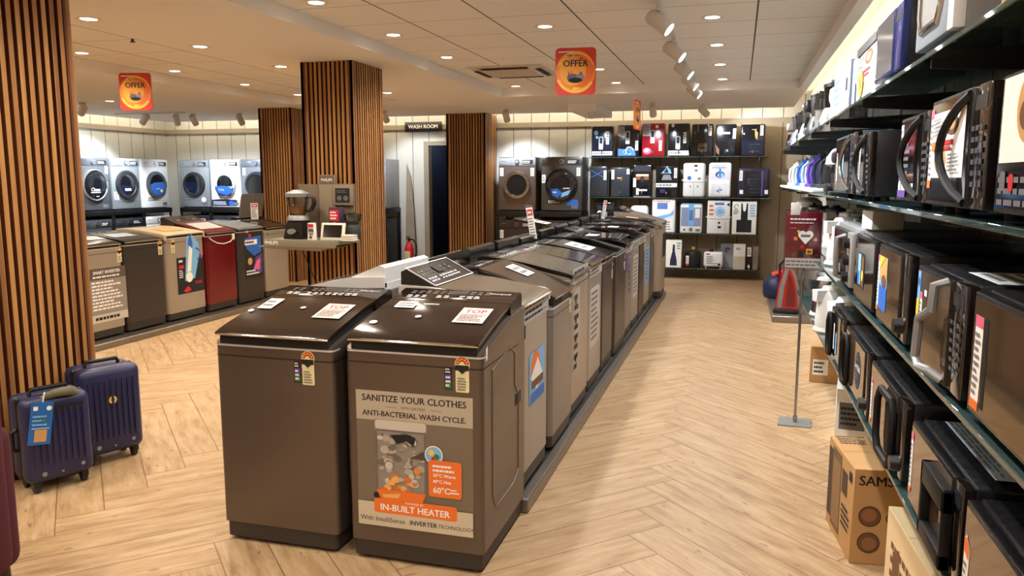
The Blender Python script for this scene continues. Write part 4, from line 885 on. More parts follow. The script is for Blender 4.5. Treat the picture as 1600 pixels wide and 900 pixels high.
t = thing('blender', 'large jug blender with black base and smoked jug on the display shelf', 'blender', (-3.80, 6.24, 1.015)); t.scale = (1.28, 1.28, .78)
MB().lathe([(.105, 0), (.108, .012), (.105, .03), (.085, .17), (.075, .215)], mat('blender_base', '141416', .25, coat=.3), n=4, T=Matrix.Rotation(PI / 4, 4, 'Z')).build('motor_base', t)
MB().lathe([(.076, .213), (.072, .255), (.062, .27)], alu, n=28).build('collar', t)
MB().cyl((0, -.085, .09), (0, -.105, .09), .03, alu, 18).build('dial', t)
MB().lathe([(.052, .27), (.058, .30), (.075, .42), (.082, .50)], clear, n=28).build('jug', t)
MB().lathe([(.01, .285), (.05, .29), (.058, .36), (.01, .38)], mat('orange_pulp', 'e08a3a', .5), n=20).build('contents', t)
MB().lathe([(.084, .48), (.086, .52), (.05, .545), (.03, .56), (.0001, .56)], alu, n=28).build('lid', t)
MB().tube([(.075, 0, .49), (.125, 0, .47), (.13, 0, .40), (.105, 0, .33), (.065, 0, .31)], .016, black, 8).build('handle', t)
t = thing('price_display', 'small white folded price card with icons beside the blender', 'price card', (-3.60, 6.13, 1.015))
MB().prism([(-.035, 0), (.035, 0), (.028, .15), (-.03, .15)], -.02, .02, paper, 'y').build('card', t)
decal('card_print', t, [('r', -.028, .11, .024, .14, red), ('c', -.012, .085, .011, ink), ('c', .012, .085, .011, ink), ('r', -.02, .045, .02, .06, inkg), ('c', -.005, .025, .015, brown), L2(-.028, .06, .028, .11, 2, inkg)], FRONT(-.0205))
t = thing('digital_photo_frame', 'pale digital screen frame leaning back on the display shelf', 'screen', (-3.40, 6.12, 1.015))
Tt = Matrix.Rotation(math.radians(-14), 4, 'X')
MB().rbox(-.115, -.01, .0, .115, .01, .155, offwh, .006, T=Tt).build('bezel', t)
MB().box(-.09, -.0115, .025, .09, -.0095, .135, mat('dark_screen', '1a1418', .1), Tt).build('screen', t)
MB().box(-.03, .01, .003, .03, .06, .008, offwh).build('prop_foot', t)
t = thing('soup_maker_box', 'colourful tall jar carton on the display shelf behind the screen', 'carton', (-3.47, 6.34, 1.015))
MB().rbox(-.07, -.05, 0, .07, .05, .05, smoke, .004).rbox(-.055, -.045, .05, .055, .045, .28, mat('carton_navy', '3a3048', .4), .004).build('carton', t)
decal('carton_print', t, [('c', .0, .10, .048, orange), ('c', -.02, .11, .02, yellow), ('c', .025, .09, .018, red), ('r', -.045, .16, .045, .26, red), L2(-.04, .17, .04, .25, 3, inkwh)], FRONT(-.0455))
t = thing('chopper', 'clear chopper bowl on a dark base at the end of the display shelf', 'food chopper', (-3.30, 6.32, 1.015))
MB().lathe([(.065, 0), (.07, .10), (.055, .13), (.06, .15)], dkgrey, n=24).build('motor_base', t)
MB().lathe([(.06, .15), (.075, .17), (.08, .22), (.076, .22), (.07, .17)], clear, n=24).lathe([(.08, .22), (.02, .235), (.0001, .235)], clear, n=24).build('bowl', t)
t = thing('leaflets', 'small stack of white leaflets next to the screen frame', 'leaflets', (-3.235, 6.12, 1.015))
for k in range(3): MB().rbox(-.06 + .004 * k, -.05, k * .018, .06 - .003 * k, .05, k * .018 + .016, offwh, .002).build('leaflet', t)

# ---------------------------------------------------------------- purifiers on the end wall
def glass_shelf(label, x0, x1, y0, y1, z, group=None, th=.012, m=None):
    t = thing('glass_shelf', label, 'shelf', ((x0 + x1) / 2, (y0 + y1) / 2, z), 0, group)
    a, c = (x1 - x0) / 2, (y1 - y0) / 2
    MB().rbox(-a, -c, -th, a, c, 0, m or shelfglass, .002, 1).build('pane', t)
    return t, a, c
def wall_bracket(t, x, c, th=.012):
    MB().prism([(-c + .02, -th), (c, -th), (c, -th - .05), (c - .04, -th - .045), (-c + .02, -th - .018)], x - .006, x + .006, alu, 'x').build('bracket', t)
PW = 'glass shelves of the purifier wall'
YS0, YS1 = 12.40, 12.749
for z, x0, x1, lab in ((1.895, -2.30, .40, 'glass shelf carrying the top row of dark purifiers'), (1.268, -2.30, .48, 'glass shelf carrying the middle row of purifiers'), (.716, -2.30, .33, 'glass shelf carrying the white purifiers, third down'), (.176, -2.30, .36, 'lowest glass shelf with small boxes near the floor')):
    t, a, c = glass_shelf(lab, x0, x1, YS0, YS1, z, PW)
    for k in range(5): wall_bracket(t, -a + .12 + (2 * a - .24) * k / 4, c)
def purifier(label, x0, x1, z, h, body, items=(), d=.22, r=.02, y=12.43, tank=None, tap=True, extra=None, lidm=None, knobs=False):
    w = x1 - x0
    t = thing('water_purifier', label, 'water purifier', ((x0 + x1) / 2, y, z), 0, 'water purifiers on the end wall')
    MB().rbox(-w / 2, 0, .0, w / 2, d, h, body, r, 3).build('body', t)
    if tank: MB().rbox(tank[0], -.008, tank[1], tank[2], .02, tank[3], tank[4], .008).build('tank_window', t)
    if tap: MB().cyl((0, .0, h * .16), (0, -.03, h * .16), .012, chrome, 10).tube([(0, -.028, h * .16), (0, -.03, h * .10)], .008, chrome, 8).build('tap', t)
    if lidm: MB().rbox(-w / 2 + .012, .012, h - .004, w / 2 - .012, d - .012, h + .015, lidm, .006).build('lid', t)
    if knobs: MB().cyl((-w / 2 - .02, .06, h * .5), (w / 2 + .02, .06, h * .5), .012, body, 10).build('side_latch', t)
    if items: decal('front_print', t, list(items), FRONT(-.0085 if tank else 0.0))
    return t
dkb = mat('purifier_black', '0f1116', .16, coat=.4); dkn = mat('purifier_navy', '141a30', .16, coat=.4); dkr = mat('purifier_red', '8e1420', .2, coat=.3); dks = mat('purifier_slate', '2b3038', .25, coat=.3); dkv = mat('purifier_violet', '2b2438', .22, coat=.3)
pw = white; gm = mat('tank_blue', '5f7fb8', .15); tk = mat('tank_smoke', '2a3440', .1, coat=.4)
band = lambda w, z0, z1: [('r', -w, z0, w, z1, inkwh), L2(-w * .9, z0 + .01, w * .9, z1 - .01, 1, inkg)]
slipw = lambda u, v, h=.17: [('part', 'price_slip', [('r', u, v, u + .045, v + h, paper), L2(u + .006, v + .02, u + .04, v + h - .02, 4, inkg)])]
tower = lambda u, v: [('rr', u - .035, v, u + .035, v + .2, .02, mat('dispenser_grey', 'b8bcc4', .2)), ('r', u - .03, v, u + .03, v + .05, inkwh), ('rr', u - .022, v + .09, u + .022, v + .185, .012, tk)]
purifier('black and navy purifier with white band at its foot, first in the top row', -2.27, -1.93, 1.895, .485, dkn, [('r', -.16, .03, .16, .09, inkwh), L2(-.15, .04, .15, .08, 1, inkg), ('c', -.10, .38, .035, cyan), ('c', -.085, .31, .022, cyan)] + tower(-.02, .12) + slipw(.06, .2, .2))
purifier('black purifier with grey info sheet and blue ripple print, second in the top row', -1.86, -1.52, 1.895, .495, dkb, [('r', -.16, .32, -.06, .47, mat('sheet_blue_grey', 'b0b8c4', .5)), L2(-.15, .33, -.07, .46, 6, inkg), ('p', [(-.16, .02), (.12, .02), (.10, .12), (.0, .17), (-.05, .12), (-.16, .13)], blue), ('arc', .02, .1, .05, .06, 0, 300, inkwh), ('arc', -.04, .08, .03, .037, 30, 330, cyan)] + tower(-.01, .2) + slipw(.11, .1, .15))
purifier('glossy red purifier with pale splash, third in the top row', -1.48, -1.13, 1.895, .515, dkr, [('r', -.16, .32, -.04, .5, mat('sheet_blue_grey', 'b0b8c4', .5)), L2(-.15, .33, -.05, .49, 6, inkg), ('c', -.09, .09, .065, pink, .05), ('c', -.10, .10, .035, inkwh, .03)] + tower(-.01, .21) + slipw(.09, .09, .16) + [('c', .055, .46, .025, inkwh)])
purifier('black purifier with white foot band and white round sticker, beside the red one', -1.08, -.755, 1.895, .505, dkb, [('r', -.155, .02, .155, .09, inkwh), L2(-.14, .03, .14, .08, 1, inkg), ('c', -.09, .47, .025, inkwh)] + tower(-.01, .11) + slipw(.07, .2, .17))
purifier('dark purifier with thin chrome lines and bronze screen, fifth in the top row', -.72, -.405, 1.895, .49, dkb, [('r', -.07, .36, -.064, .48, chrome), ('r', .08, .35, .086, .48, chrome), ('r', -.11, .33, -.105, .38, chrome), ('rr', -.06, .07, .07, .2, .01, bronze), ('r', -.04, .12, .05, .17, ink), ('r', -.04, .15, .05, .16, tan)] + slipw(.09, .31, .15))
purifier('plain black purifier with a thin white logo bar, sixth in the top row', -.37, -.065, 1.895, .48, dkb, [('r', -.10, .33, .06, .36, inkwh), ('p', [(-.15, .18), (-.09, .10), (-.09, .02), (-.13, .05)], brown), ('rr', .0, .06, .05, .11, .006, dks), ('c', .025, .085, .012, cyan)] + slipw(.10, .26, .15))
purifier('black purifier with gold print in its own lit bay, last in the top row', -.0, .35, 1.895, .47, dkb, [('r', -.15, .02, .15, .23, dkn), ('c', -.13, .33, .012, inkwh), ('p', [(.02, .40), (.07, .34), (.06, .24), (.03, .28)], tan), ('r', -.02, .385, .05, .395, tan), L2(-.06, .04, .12, .2, 3, dks)] + slipw(.10, .3, .15))
purifier('dark slate purifier with blue crossed lines, first in the middle row', -2.29, -2.01, 1.268, .49, dks, [('p', [(-.13, .42), (.1, .30), (.1, .31), (-.13, .43)], blue), ('p', [(-.13, .30), (.1, .42), (.1, .43), (-.13, .31)], blue), ('p', [(-.12, .18), (.12, .10), (.12, .02), (-.12, .02)], ink)] + slipw(.08, .27, .15))
purifier('slate grey flat-fronted purifier with beige corner tag, second in the middle row', -1.955, -1.655, 1.268, .47, dks, [('r', -.05, .29, .03, .31, tan), ('r', -.0, .26, .03, .30, brown)] + slipw(-.14, .28, .15) + slipw(.10, .36, .08))
purifier('dark purifier with glowing orange top slot, third in the middle row', -1.61, -1.31, 1.268, .51, dkb, [('r', -.13, .40, .13, .49, dks), ('r', -.10, .32, .10, .36, orange), ('r', -.09, .335, .09, .355, inkwh), ('r', -.10, .27, -.03, .32, brown), ('r', .03, .27, .10, .32, brown), ('r', -.02, .24, .02, .33, ink), ('r', -.06, .10, .08, .125, inkwh), ('r', -.09, .04, -.05, .14, paper), ('r', -.13, .0, .13, .02, alu)] + slipw(-.14, .16, .14))
purifier('black purifier with silver hood and white mid band, fourth in the middle row', -1.25, -.915, 1.268, .49, dkb, [('r', -.16, .16, .16, .22, inkwh), L2(-.15, .165, .15, .215, 1, inkg), ('p', [(-.08, .27), (.08, .27), (.05, .35), (-.05, .35)], alu), ('p', [(-.09, .37), (.07, .37), (.05, .43), (.0, .47), (-.04, .42)], cyan), ('p', [(-.05, .38), (.03, .38), (.0, .46)], ink), ('r', -.10, .07, -.02, .13, navy)] + slipw(.11, .3, .15))
purifier('white purifier with two-door lower half and side latch, fifth in the middle row', -.835, -.505, 1.268, .53, pw, [('r', -.16, .232, .16, .238, inkg), ('r', -.002, .02, .002, .23, inkg), ('r', .0, .47, .05, .5, ink), ('r', .01, .40, .05, .43, inkg), ('c', -.07, .30, .03, blue), ('c', .08, .29, .025, inkg, .014), ('c', -.05, .17, .012, inkg), ('c', .06, .17, .012, inkg)], r=.04, tap=False, knobs=True)
purifier('white purifier with round blue water window, sixth in the middle row', -.45, -.118, 1.268, .53, pw, [('rr', -.14, .27, .14, .47, .02, mat('print_lilac', 'c4bccc', .4)), ('c', .0, .35, .07, mat('print_dark', '4a4450', .3), .05), ('c', .01, .34, .05, cyan, .035), ('r', -.015, .30, .015, .44, blue), ('r', -.12, .04, .12, .22, mat('print_pale', 'd0ccd0', .4)), ('r', -.003, .06, .003, .17, ink), ('p', [(-.05, .10), (-.01, .14), (-.01, .08)], gm), ('p', [(.05, .12), (.01, .14), (.01, .10)], gm), L2(-.12, .44, .12, .50, 2, inkg)], r=.04, tap=False)
purifier('wide dark violet purifier with black glass centre, last in the middle row', -.02, .445, 1.268, .455, dkv, [('r', -.14, .03, .10, .40, dkb), ('r', .11, .03, .13, .40, purple), L2(-.06, .06, .08, .36, 6, dks), ('r', -.20, .06, -.15, .12, paper), ('r', .16, .06, .21, .12, paper), ('r', -.10, .2, -.05, .30, dks)] + slipw(-.21, .26, .15), r=.04, tap=False)
purifier('dark counter-top purifier half hidden behind the island washers, third row', -2.21, -1.88, .716, .47, dkb, [('r', -.12, .36, .12, .42, dks), ('c', -.08, .30, .04, inkwh)])
purifier('white rounded purifier just above the far washers, third row', -1.635, -1.365, .716, .42, pw, [('rr', -.10, .2, .10, .38, .03, frontwhite), ('r', -.06, .02, .06, .1, cyan)], r=.05, tap=False)
purifier('white purifier with blue strip and carton beside it, third row behind the last washer', -1.295, -.94, .716, .53, pw, [('r', -.10, .37, .06, .47, gm), L2(-.16, .47, .1, .51, 1, orange), ('p', [(-.16, .24), (.1, .30), (.16, .36), (.15, .28), (.0, .22)], cyan), ('r', .03, .02, .14, .2, paper), L2(.04, .04, .13, .19, 4, inkg)], r=.02, tap=False)
purifier('clear-fronted white purifier with blue tank and knob dials, third row', -.86, -.53, .716, .445, pw, [('r', -.15, .11, .15, .40, mat('tank_lilac', '8c98b8', .2)), ('r', -.04, .12, .04, .46, cyan), ('r', -.03, .2, .03, .36, gm), ('r', .06, .24, .13, .38, paper), ('c', -.10, .055, .014, ink), ('c', .0, .06, .03, alu), ('c', .0, .06, .018, inkg), ('r', .07, .035, .14, .07, inkg)], r=.02, tap=True, lidm=cyan)
purifier('white purifier with big blue circle print and split front, third row', -.452, -.115, .716, .51, pw, [('c', .02, .34, .075, cyan), ('arc', .02, .34, .05, .06, 0, 340, inkwh), ('r', -.06, .44, .08, .48, gm), ('r', -.15, .225, .16, .232, inkg), ('c', .01, .17, .018, ink), ('r', .10, .03, .104, .2, navy), ('r', -.01, .085, .04, .12, navy), L2(-.14, .27, -.06, .46, 3, orange), ('p', [(.11, .45), (.16, .48), (.16, .42)], navy)], r=.012, tap=False, knobs=True)
def carton(name, label, cat, loc, w, d, h, m, items=(), rz=0, group=None, sides=(), top=()):
    t = thing(name, label, cat, loc, rz, group)
    MB().rbox(-w / 2, 0, 0, w / 2, d, h, m, .003, 1).build('box', t)
    if items: decal('front_print', t, list(items), FRONT(0.0))
    if sides: decal('side_print', t, list(sides), SIDE(-w / 2))
    if top: decal('top_print', t, list(top), TOP(h))
    return t
carton('purifier_carton', 'white carton with a dark tiered machine silhouette, end of the third row', 'box', (.095, 12.43, .716), .355, .2, .50, paper, [('r', -.11, .03, .11, .22, ink), ('r', -.05, .2, .05, .47, ink), ('p', [(-.03, .47), (.03, .47), (.02, .37), (0, .34), (-.02, .37)], inkwh), ('arc', -.12, .42, .025, .035, 0, 300, inkg), L2(.08, .26, .17, .46, 5, cyan), L2(-.16, .30, -.08, .38, 3, inkg)])
carton('bottle_carton', 'white carton printed with a tall navy bottle, lowest shelf', 'box', (-.945, 12.43, .176), .24, .18, .43, paper, [('p', [(-.055, .03), (.055, .03), (.05, .12), (.02, .25), (.015, .36), (-.015, .36), (-.02, .25), (-.05, .12)], navy), L2(.05, .28, .11, .4, 3, inkg)])
t = thing('rice_cooker', 'black round-shouldered cooker with yellow tag on its lid, lowest shelf', 'cooker', (-.655, 12.57, .176))
MB().lathe([(.11, 0), (.12, .01), (.125, .20), (.115, .23)], black, n=28).build('pot', t)
MB().lathe([(.122, .23), (.118, .25), (.05, .275), (.0001, .28)], dkgrey, n=28).build('lid', t)
MB().rbox(-.02, -.012, .272, .03, .012, .32, yellow, .004).build('lid_tag', t)
decal('price_tag', t, [('r', -.10, .03, -.055, .19, paper), L2(-.095, .05, -.06, .17, 4, inkg), ('r', -.10, .03, -.055, .06, red)], FRONT(-.1255))
t = thing('water_ioniser', 'low white toaster-like appliance on small legs, lowest shelf', 'appliance', (-.34, 12.43, .176))
MB().rbox(-.145, 0, .025, .145, .16, .255, white, .03, 3).build('body', t)
MB().rbox(-.06, .04, .25, .0, .11, .30, bluecl, .006).build('tank_cap', t)
for sx in (-1, 1): MB().cyl((sx * .11, .03, 0), (sx * .11, .03, .03), .012, offwh, 10).cyl((sx * .11, .13, 0), (sx * .11, .13, .03), .012, offwh, 10).build('leg', t)
decal('front_print', t, [('r', -.11, .215, -.05, .235, red), L2(-.10, .09, .02, .2, 4, inkg), ('r', -.10, .075, .08, .083, navy), ('c', .09, .065, .02, navy)], FRONT(0.0))
carton('small_carton', 'grey carton with navy swirl behind the white appliance, lowest shelf', 'box', (-.135, 12.60, .176), .21, .12, .38, mat('carton_grey', '8a8a92', .6), [('arc', .0, .28, .02, .04, 0, 270, navy), ('arc', .01, .28, .01, .02, 90, 330, purple)])
carton('small_carton', 'half white half beige carton, lowest shelf', 'box', (.045, 12.43, .176), .175, .18, .385, paper, [('r', -.087, .01, .087, .2, mat('carton_beige', 'c8bfae', .7)), ('c', -.02, .32, .03, inkg, .02), ('c', -.02, .325, .018, paper, .01)])
t = thing('slim_bottle', 'slim black boxed bottle with white sleeve, lowest shelf', 'bottle', (.19, 12.46, .176))
MB().rbox(-.035, 0, 0, .035, .07, .35, black, .005).build('body', t)
decal('sleeve', t, [('r', -.03, .2, .03, .34, paper), L2(-.025, .22, .025, .32, 4, inkg), ('c', .0, .045, .016, inkwh, .03)], FRONT(0.0))
carton('small_carton', 'narrow taupe carton closing the lowest shelf', 'box', (.282, 12.43, .176), .075, .16, .35, mat('carton_taupe', '8f8474', .7), [L2(-.03, .1, .03, .3, 5, inkg)])
# ================================================================ GLASS SHELVES AND KITCHEN APPLIANCES ON THE RIGHT-HAND WALL
XS = .45
SG = 'long glass shelves of the kitchen appliance wall'
def long_shelf(label, z, x0=XS, y0=.95, y1=9.65, th=.014):
    t, a, c = glass_shelf(label, x0, XR - .012, y0, y1, z, SG, th)
    n = int((y1 - y0) / 1.1) + 1
    for k in range(n):
        y = -c + .18 + (2 * c - .36) * k / (n - 1)
        MB().prism([(-a + .02, -th), (a, -th), (a, -th - .05), (a - .05, -th - .042), (-a + .02, -th - .02)], y - .006, y + .006, dkgrey, 'y').build('bracket', t)
    return t
Z1, Z2, Z3, Z4 = 1.862, 1.46, 1.068, .70
long_shelf('uppermost long glass shelf, with ovens and cartons standing on it', Z1)
long_shelf('long glass shelf with bow-handled microwaves and a row of irons', Z2)
long_shelf('long glass shelf with mirrored microwaves and the silver oven', Z3, XS, .95, 4.86)
long_shelf('narrower glass shelf with kettles and mixers behind the red sign', Z3, .53, 4.9, 9.65)
long_shelf('lowest long glass shelf, overhanging the cardboard boxes on the floor', Z4, .45, .95, 6.3)
for k in range(8):
    y = 1.13 + 1.1 * k
    tag(MB().rbox(XR - .012, y - .016, .05, XR - .0005, y + .016, 2.3, alu, .003).build('shelf_upright'), 'slim slotted grey upright on the wall behind the appliance shelves', 'shelf upright', 'shelf uprights')
MWG = dict(t='microwaves on the upper glass shelves')
def mw(label, xf, y0, y1, z, h=.262, d=.40, door=None, body=None, handle='bow', hm=None, hw=None, panel=True, stickers=(), top=(), side=(), feet=True, pw_=.22, hx=None, group='microwaves on the glass shelves', knob=False, frame=None, buttons=True):
    w = y1 - y0; body = body or mwblack; door = door or mirror; hm = hm or mat('matte_black_handle', '0c0c0e', .5, 0, .3)
    t = thing('microwave', label, 'microwave', (xf, (y0 + y1) / 2, z), -90, group)
    fz = .016 if feet else 0
    MB().rbox(-w / 2, .012, fz, w / 2, d, h, body, .006).build('cabinet', t)
    if feet:
        b = MB()
        for sx in (-1, 1):
            for yy in (.06, d - .06): b.cyl((sx * (w / 2 - .05), yy, 0), (sx * (w / 2 - .05), yy, fz + .004), .016, gasket, 10)
        b.build('feet', t)
    xp = w / 2 - (w * pw_ if panel else .006)
    dr = MB().rbox(-w / 2 + .002, -.012, fz + .004, xp, .014, h - .004, frame or body, .004)
    dr = dr.build('door', t)
    MB().box(-w / 2 + .012, -.0135, fz + .014, xp - .008, -.0115, h - .014, door).build('door_glass', dr)
    if panel:
        p = MB().rbox(xp + .003, -.010, fz + .004, w / 2 - .002, .014, h - .004, frame or mwglass, .003).build('control_panel', t)
        pc = (xp + w / 2) / 2; pw2 = (w / 2 - xp) * .36
        it = [('r', pc - pw2, h - .055, pc + pw2, h - .025, mat('panel_display', '2b2f38', .2)), ('t', '12:00' if False else '', 0, 0, .01, inkwh)] if False else [('r', pc - pw2, h - .055, pc + pw2, h - .025, mat('panel_display', '2b2f38', .2))]
        if buttons:
            for r in range(6):
                for c in range(3):
                    u = pc - pw2 + c * pw2 * .72; v = fz + .05 + r * (h - .14) / 6
                    it.append(('r', u, v, u + pw2 * .5, v + (h - .14) / 6 * .45, mat('button_print', '4c5058', .4)))
        if knob: it = []
        if it: decal('panel_print', p, it, FRONT(-.0102))
        if knob:
            for v in (.24,): MB().cyl((pc, -.034, h * v), (pc, -.010, h * v), .02, black, 18, .023).build('knob', p)
    x = xp - .03 if hx is None else hx
    if handle == 'bow':
        pts = []
        for q in range(13):
            a = PI * q / 12; pts.append((x + .016 - (hw or .14) * math.sin(a) ** .8, -.012 - .024 * math.sin(a) ** .6, fz + .016 + (h - fz - .034) * q / 12))
        MB().tube(pts, .0095, hm, 8).build('door_handle', dr)
    elif handle == 'bent':
        MB().tube([(x, -.012, h - .012), (x, -.04, h - .02), (x, -.042, h * .72), (x - .10, -.045, h * .58), (x - .115, -.045, h * .22), (x - .09, -.042, h * .15), (x - .012, -.035, fz + .03), (x, -.012, fz + .014)], .0105, hm, 8).build('door_handle', dr)
    elif handle == 'loop':
        z0, z1 = h * .10, h * .88; x1 = x + .02; x0 = x1 - (hw or .2)
        MB().tube([(x1, -.022, h * .5), (x1, -.022, z1 - .03), (x1 - .02, -.024, z1), (x0 + .03, -.028, z1), (x0, -.03, z1 - .04), (x0, -.03, z0 + .04), (x0 + .03, -.028, z0), (x1 - .02, -.024, z0), (x1, -.022, z0 + .03)], .011, hm, 8, closed=True).build('door_handle', dr)
    elif handle == 'plate':
        b = MB(); z0, z1 = h * .12, h * .86; x1 = x + .045; x0 = x1 - (hw or .2)
        b.rbox(x0, -.034, z0, x0 + .018, -.012, z1, hm, .003).rbox(x0, -.034, z1 - .05, x1, -.012, z1, hm, .003).rbox(x0, -.034, z0, x1, -.012, z0 + .035, hm, .003).rbox(x1 - .012, -.034, z0, x1, -.012, z1, hm, .003)
        b.build('door_handle', dr)
    if stickers: decal('front_stickers', dr, list(stickers), FRONT(-.0136))
    if top: decal('top_sheet', t, list(top), TOP(h))
    if side: decal('side_label', t, list(side), SIDEP(w / 2))
    return t, w
def recipe(u0, v0, u1, v1):
    """food poster: pale sheet with plates of food"""
    w, h = u1 - u0, v1 - v0
    return [('r', u0, v0, u1, v1, paper), ('c', u0 + w * .3, v0 + h * .26, w * .2, tan, h * .2), ('c', u0 + w * .3, v0 + h * .26, w * .12, brown, h * .12), ('c', u0 + w * .62, v0 + h * .78, w * .2, brown, h * .15), ('c', u0 + w * .62, v0 + h * .78, w * .12, tan, h * .08), ('r', u0 + w * .02, v0 + h * .42, u0 + w * .2, v0 + h * .56, orange),
            ('r', u0 + w * .38, v0 + h * .5, u0 + w * .72, v0 + h * .56, red), ('r', u0 + w * .34, v0 + h * .42, u0 + w * .66, v0 + h * .47, red), L2(u0 + w * .05, v0 + h * .62, u0 + w * .4, v0 + h * .92, 5, inkg), L2(u0 + w * .6, v0 + h * .08, u0 + w * .95, v0 + h * .36, 5, inkg)]
strip = lambda u, v, w, h: [('part', 'price_strip', [('r', u, v, u + w, v + h, paper), ('r', u, v + h * .88, u + w, v + h, pink), ('r', u, v, u + w, v + h * .1, orange), L2(u + w * .15, v + h * .14, u + w * .85, v + h * .84, 9, inkg)])]
flag = lambda u, v, w, h: [('part', 'flag_sticker', [('r', u, v, u + w, v + h, cyan), ('c', u + w * .5, v + h * .86, w * .4, blue), ('r', u, v + h * .36, u + w, v + h * .64, yellow), ('c', u + w * .5, v + h * .38, w * .42, red), ('c', u + w * .6, v + h * .28, w * .3, orange), ('r', u, v, u + w, v + h * .18, paper), L2(u + w * .1, v + h * .02, u + w * .9, v + h * .16, 3, inkg)])]
beach = lambda u, v, w, h: [('part', 'picture_sticker', [('r', u, v, u + w, v + h, cyan), ('r', u, v, u + w, v + h * .45, blue), ('p', [(u, v + h), (u + w, v + h), (u + w, v + h * .62), (u, v + h * .55)], tan), ('c', u + w * .62, v + h * .55, w * .3, brown, h * .12), ('p', [(u, v + h), (u + w * .7, v + h), (u, v + h * .75)], yellow)])]
# --- upper shelf with bow handles (z2), near to far
mw('microwave with a large burger photo sheet, closest to the viewer on its shelf', .47, 1.14, 1.66, Z2, .272, .40, mwglass, handle='bow', stickers=[('r', -.24, .11, .10, .26, paper), ('c', -.10, .20, .06, tan), ('c', -.10, .19, .045, brown, .03), L2(-.23, .03, .1, .09, 3, inkg), ('rr', -.22, .06, -.19, .095, .008, inkg), ('rr', -.17, .06, -.145, .09, .008, red), L2(-.02, .13, .09, .24, 5, inkg)])
mw('black microwave with big arched handle over a white pizza recipe sheet', .47, 1.735, 2.205, Z2, .275, .40, mwglass, handle='bow', stickers=recipe(-.20, .085, .085, .238) + strip(-.228, .06, .03, .19), pw_=.24)
mw('black microwave with arched handle and purple-footed price strip, behind the pizza one', .475, 2.24, 2.62, Z2, .262, .38, mwglass, handle='bow', stickers=[('r', -.17, .05, -.14, .24, paper), L2(-.168, .07, -.142, .23, 8, inkg), L2(-.12, .09, -.02, .21, 6, inkg), ('r', -.12, .05, .04, .07, inkwh), ('r', -.17, .03, -.06, .05, purple)])
mw('plain black microwave showing its bare side with one white label', .475, 3.21, 3.50, Z2, .262, .40, mwglass, handle='bow', stickers=strip(-.09, .05, .03, .18), side=[('r', .17, .18, .25, .205, paper)])
mw('blue-grey steel oven with pale glints on its door, next to the plain black microwave', .475, 3.58, 4.28, Z2, .285, .38, mwglass, body=mat('blue_grey_body', '4a5866', .3, .3), handle='bow', hm=steel, stickers=strip(-.28, .06, .04, .15) + [('r', -.1, .1, -.02, .2, cyan)])
# --- z3
mw('brown mirrored microwave with a pink-topped price strip, closest on its shelf', .465, 1.22, 1.705, Z3, .262, .42, mirror, handle='none', panel=False, stickers=strip(-.215, .035, .05, .18) + [('r', -.155, .045, -.135, .215, gasket)], group='mirrored microwaves')
mw('mirrored microwave with silver cranked handle and a white sheet on top', .462, 1.755, 2.195, Z3, .262, .42, mirror, handle='bent', hm=alu, stickers=flag(-.205, .05, .028, .195) + strip(-.172, .06, .024, .135) + [('r', -.13, .19, -.105, .205, inkwh)], top=[('r', -.02, .05, .20, .20, paper), L2(.0, .06, .19, .19, 4, inkg)], group='mirrored microwaves', pw_=.25)
mw('black microwave with a blue and yellow beach picture on its mirrored door', .466, 2.335, 2.80, Z3, .270, .42, mirror, handle='none', stickers=strip(-.225, .05, .03, .18) + beach(-.19, .06, .13, .17), knob=True, group='mirrored microwaves', pw_=.2)
mw('black framed microwave with a small blue picture, between the beach picture and silver oven', .466, 2.875, 3.34, Z3, .268, .44, mwglass, handle='none', panel=False, stickers=[('r', -.13, .07, .03, .2, mat('photo_dark', '2c2420', .4)), ('r', -.12, .08, -.06, .195, cyan), ('r', -.12, .08, -.08, .13, blue), ('r', -.03, .08, .02, .19, brown), ('c', -.01, .12, .02, yellow)], group='mirrored microwaves')
# silver oven with red glimpses
t = thing('toaster_oven', 'silver framed oven with arched black window and a white box on its top', 'oven', (.462, 3.76, Z3), -90)
MB().rbox(-.33, .012, .015, .33, .42, .275, alu, .012).build('cabinet', t)
b = MB()
for sx in (-1, 1):
    for yy in (.06, .36): b.cyl((sx * .28, yy, 0), (sx * .28, yy, .018), .018, gasket, 10)
b.build('feet', t)
dr = MB().rbox(-.31, -.01, .03, .18, .014, .255, black, .02, 3).build('door', t)
decal('door_glass', dr, [('rr', -.29, .045, .16, .24, .03, mwglass), ('c', -.12, .15, .06, mat('oven_red', '7a1a24', .4), .07), ('r', -.24, .06, .0, .10, mat('oven_grey', '7a7a7a', .3)), ('c', -.1, .09, .04, inkg)], FRONT(-.0102))
MB().tube([(.13, -.01, .235), (.13, -.045, .225), (.13, -.045, .06), (.13, -.01, .05)], .011, alu, 8).build('door_handle', dr)
MB().rbox(.19, -.012, .03, .32, .014, .255, silverp, .006).build('control_panel', t)
for v in (.07, .14, .21): MB().cyl((.255, -.035, v), (.255, -.012, v), .022, black, 18).build('knob', t)
t = carton('paper_box', 'small open white paper box resting on the silver oven', 'box', (.50, 3.42, Z3 + .275), .12, .12, .075, paper, rz=-80)
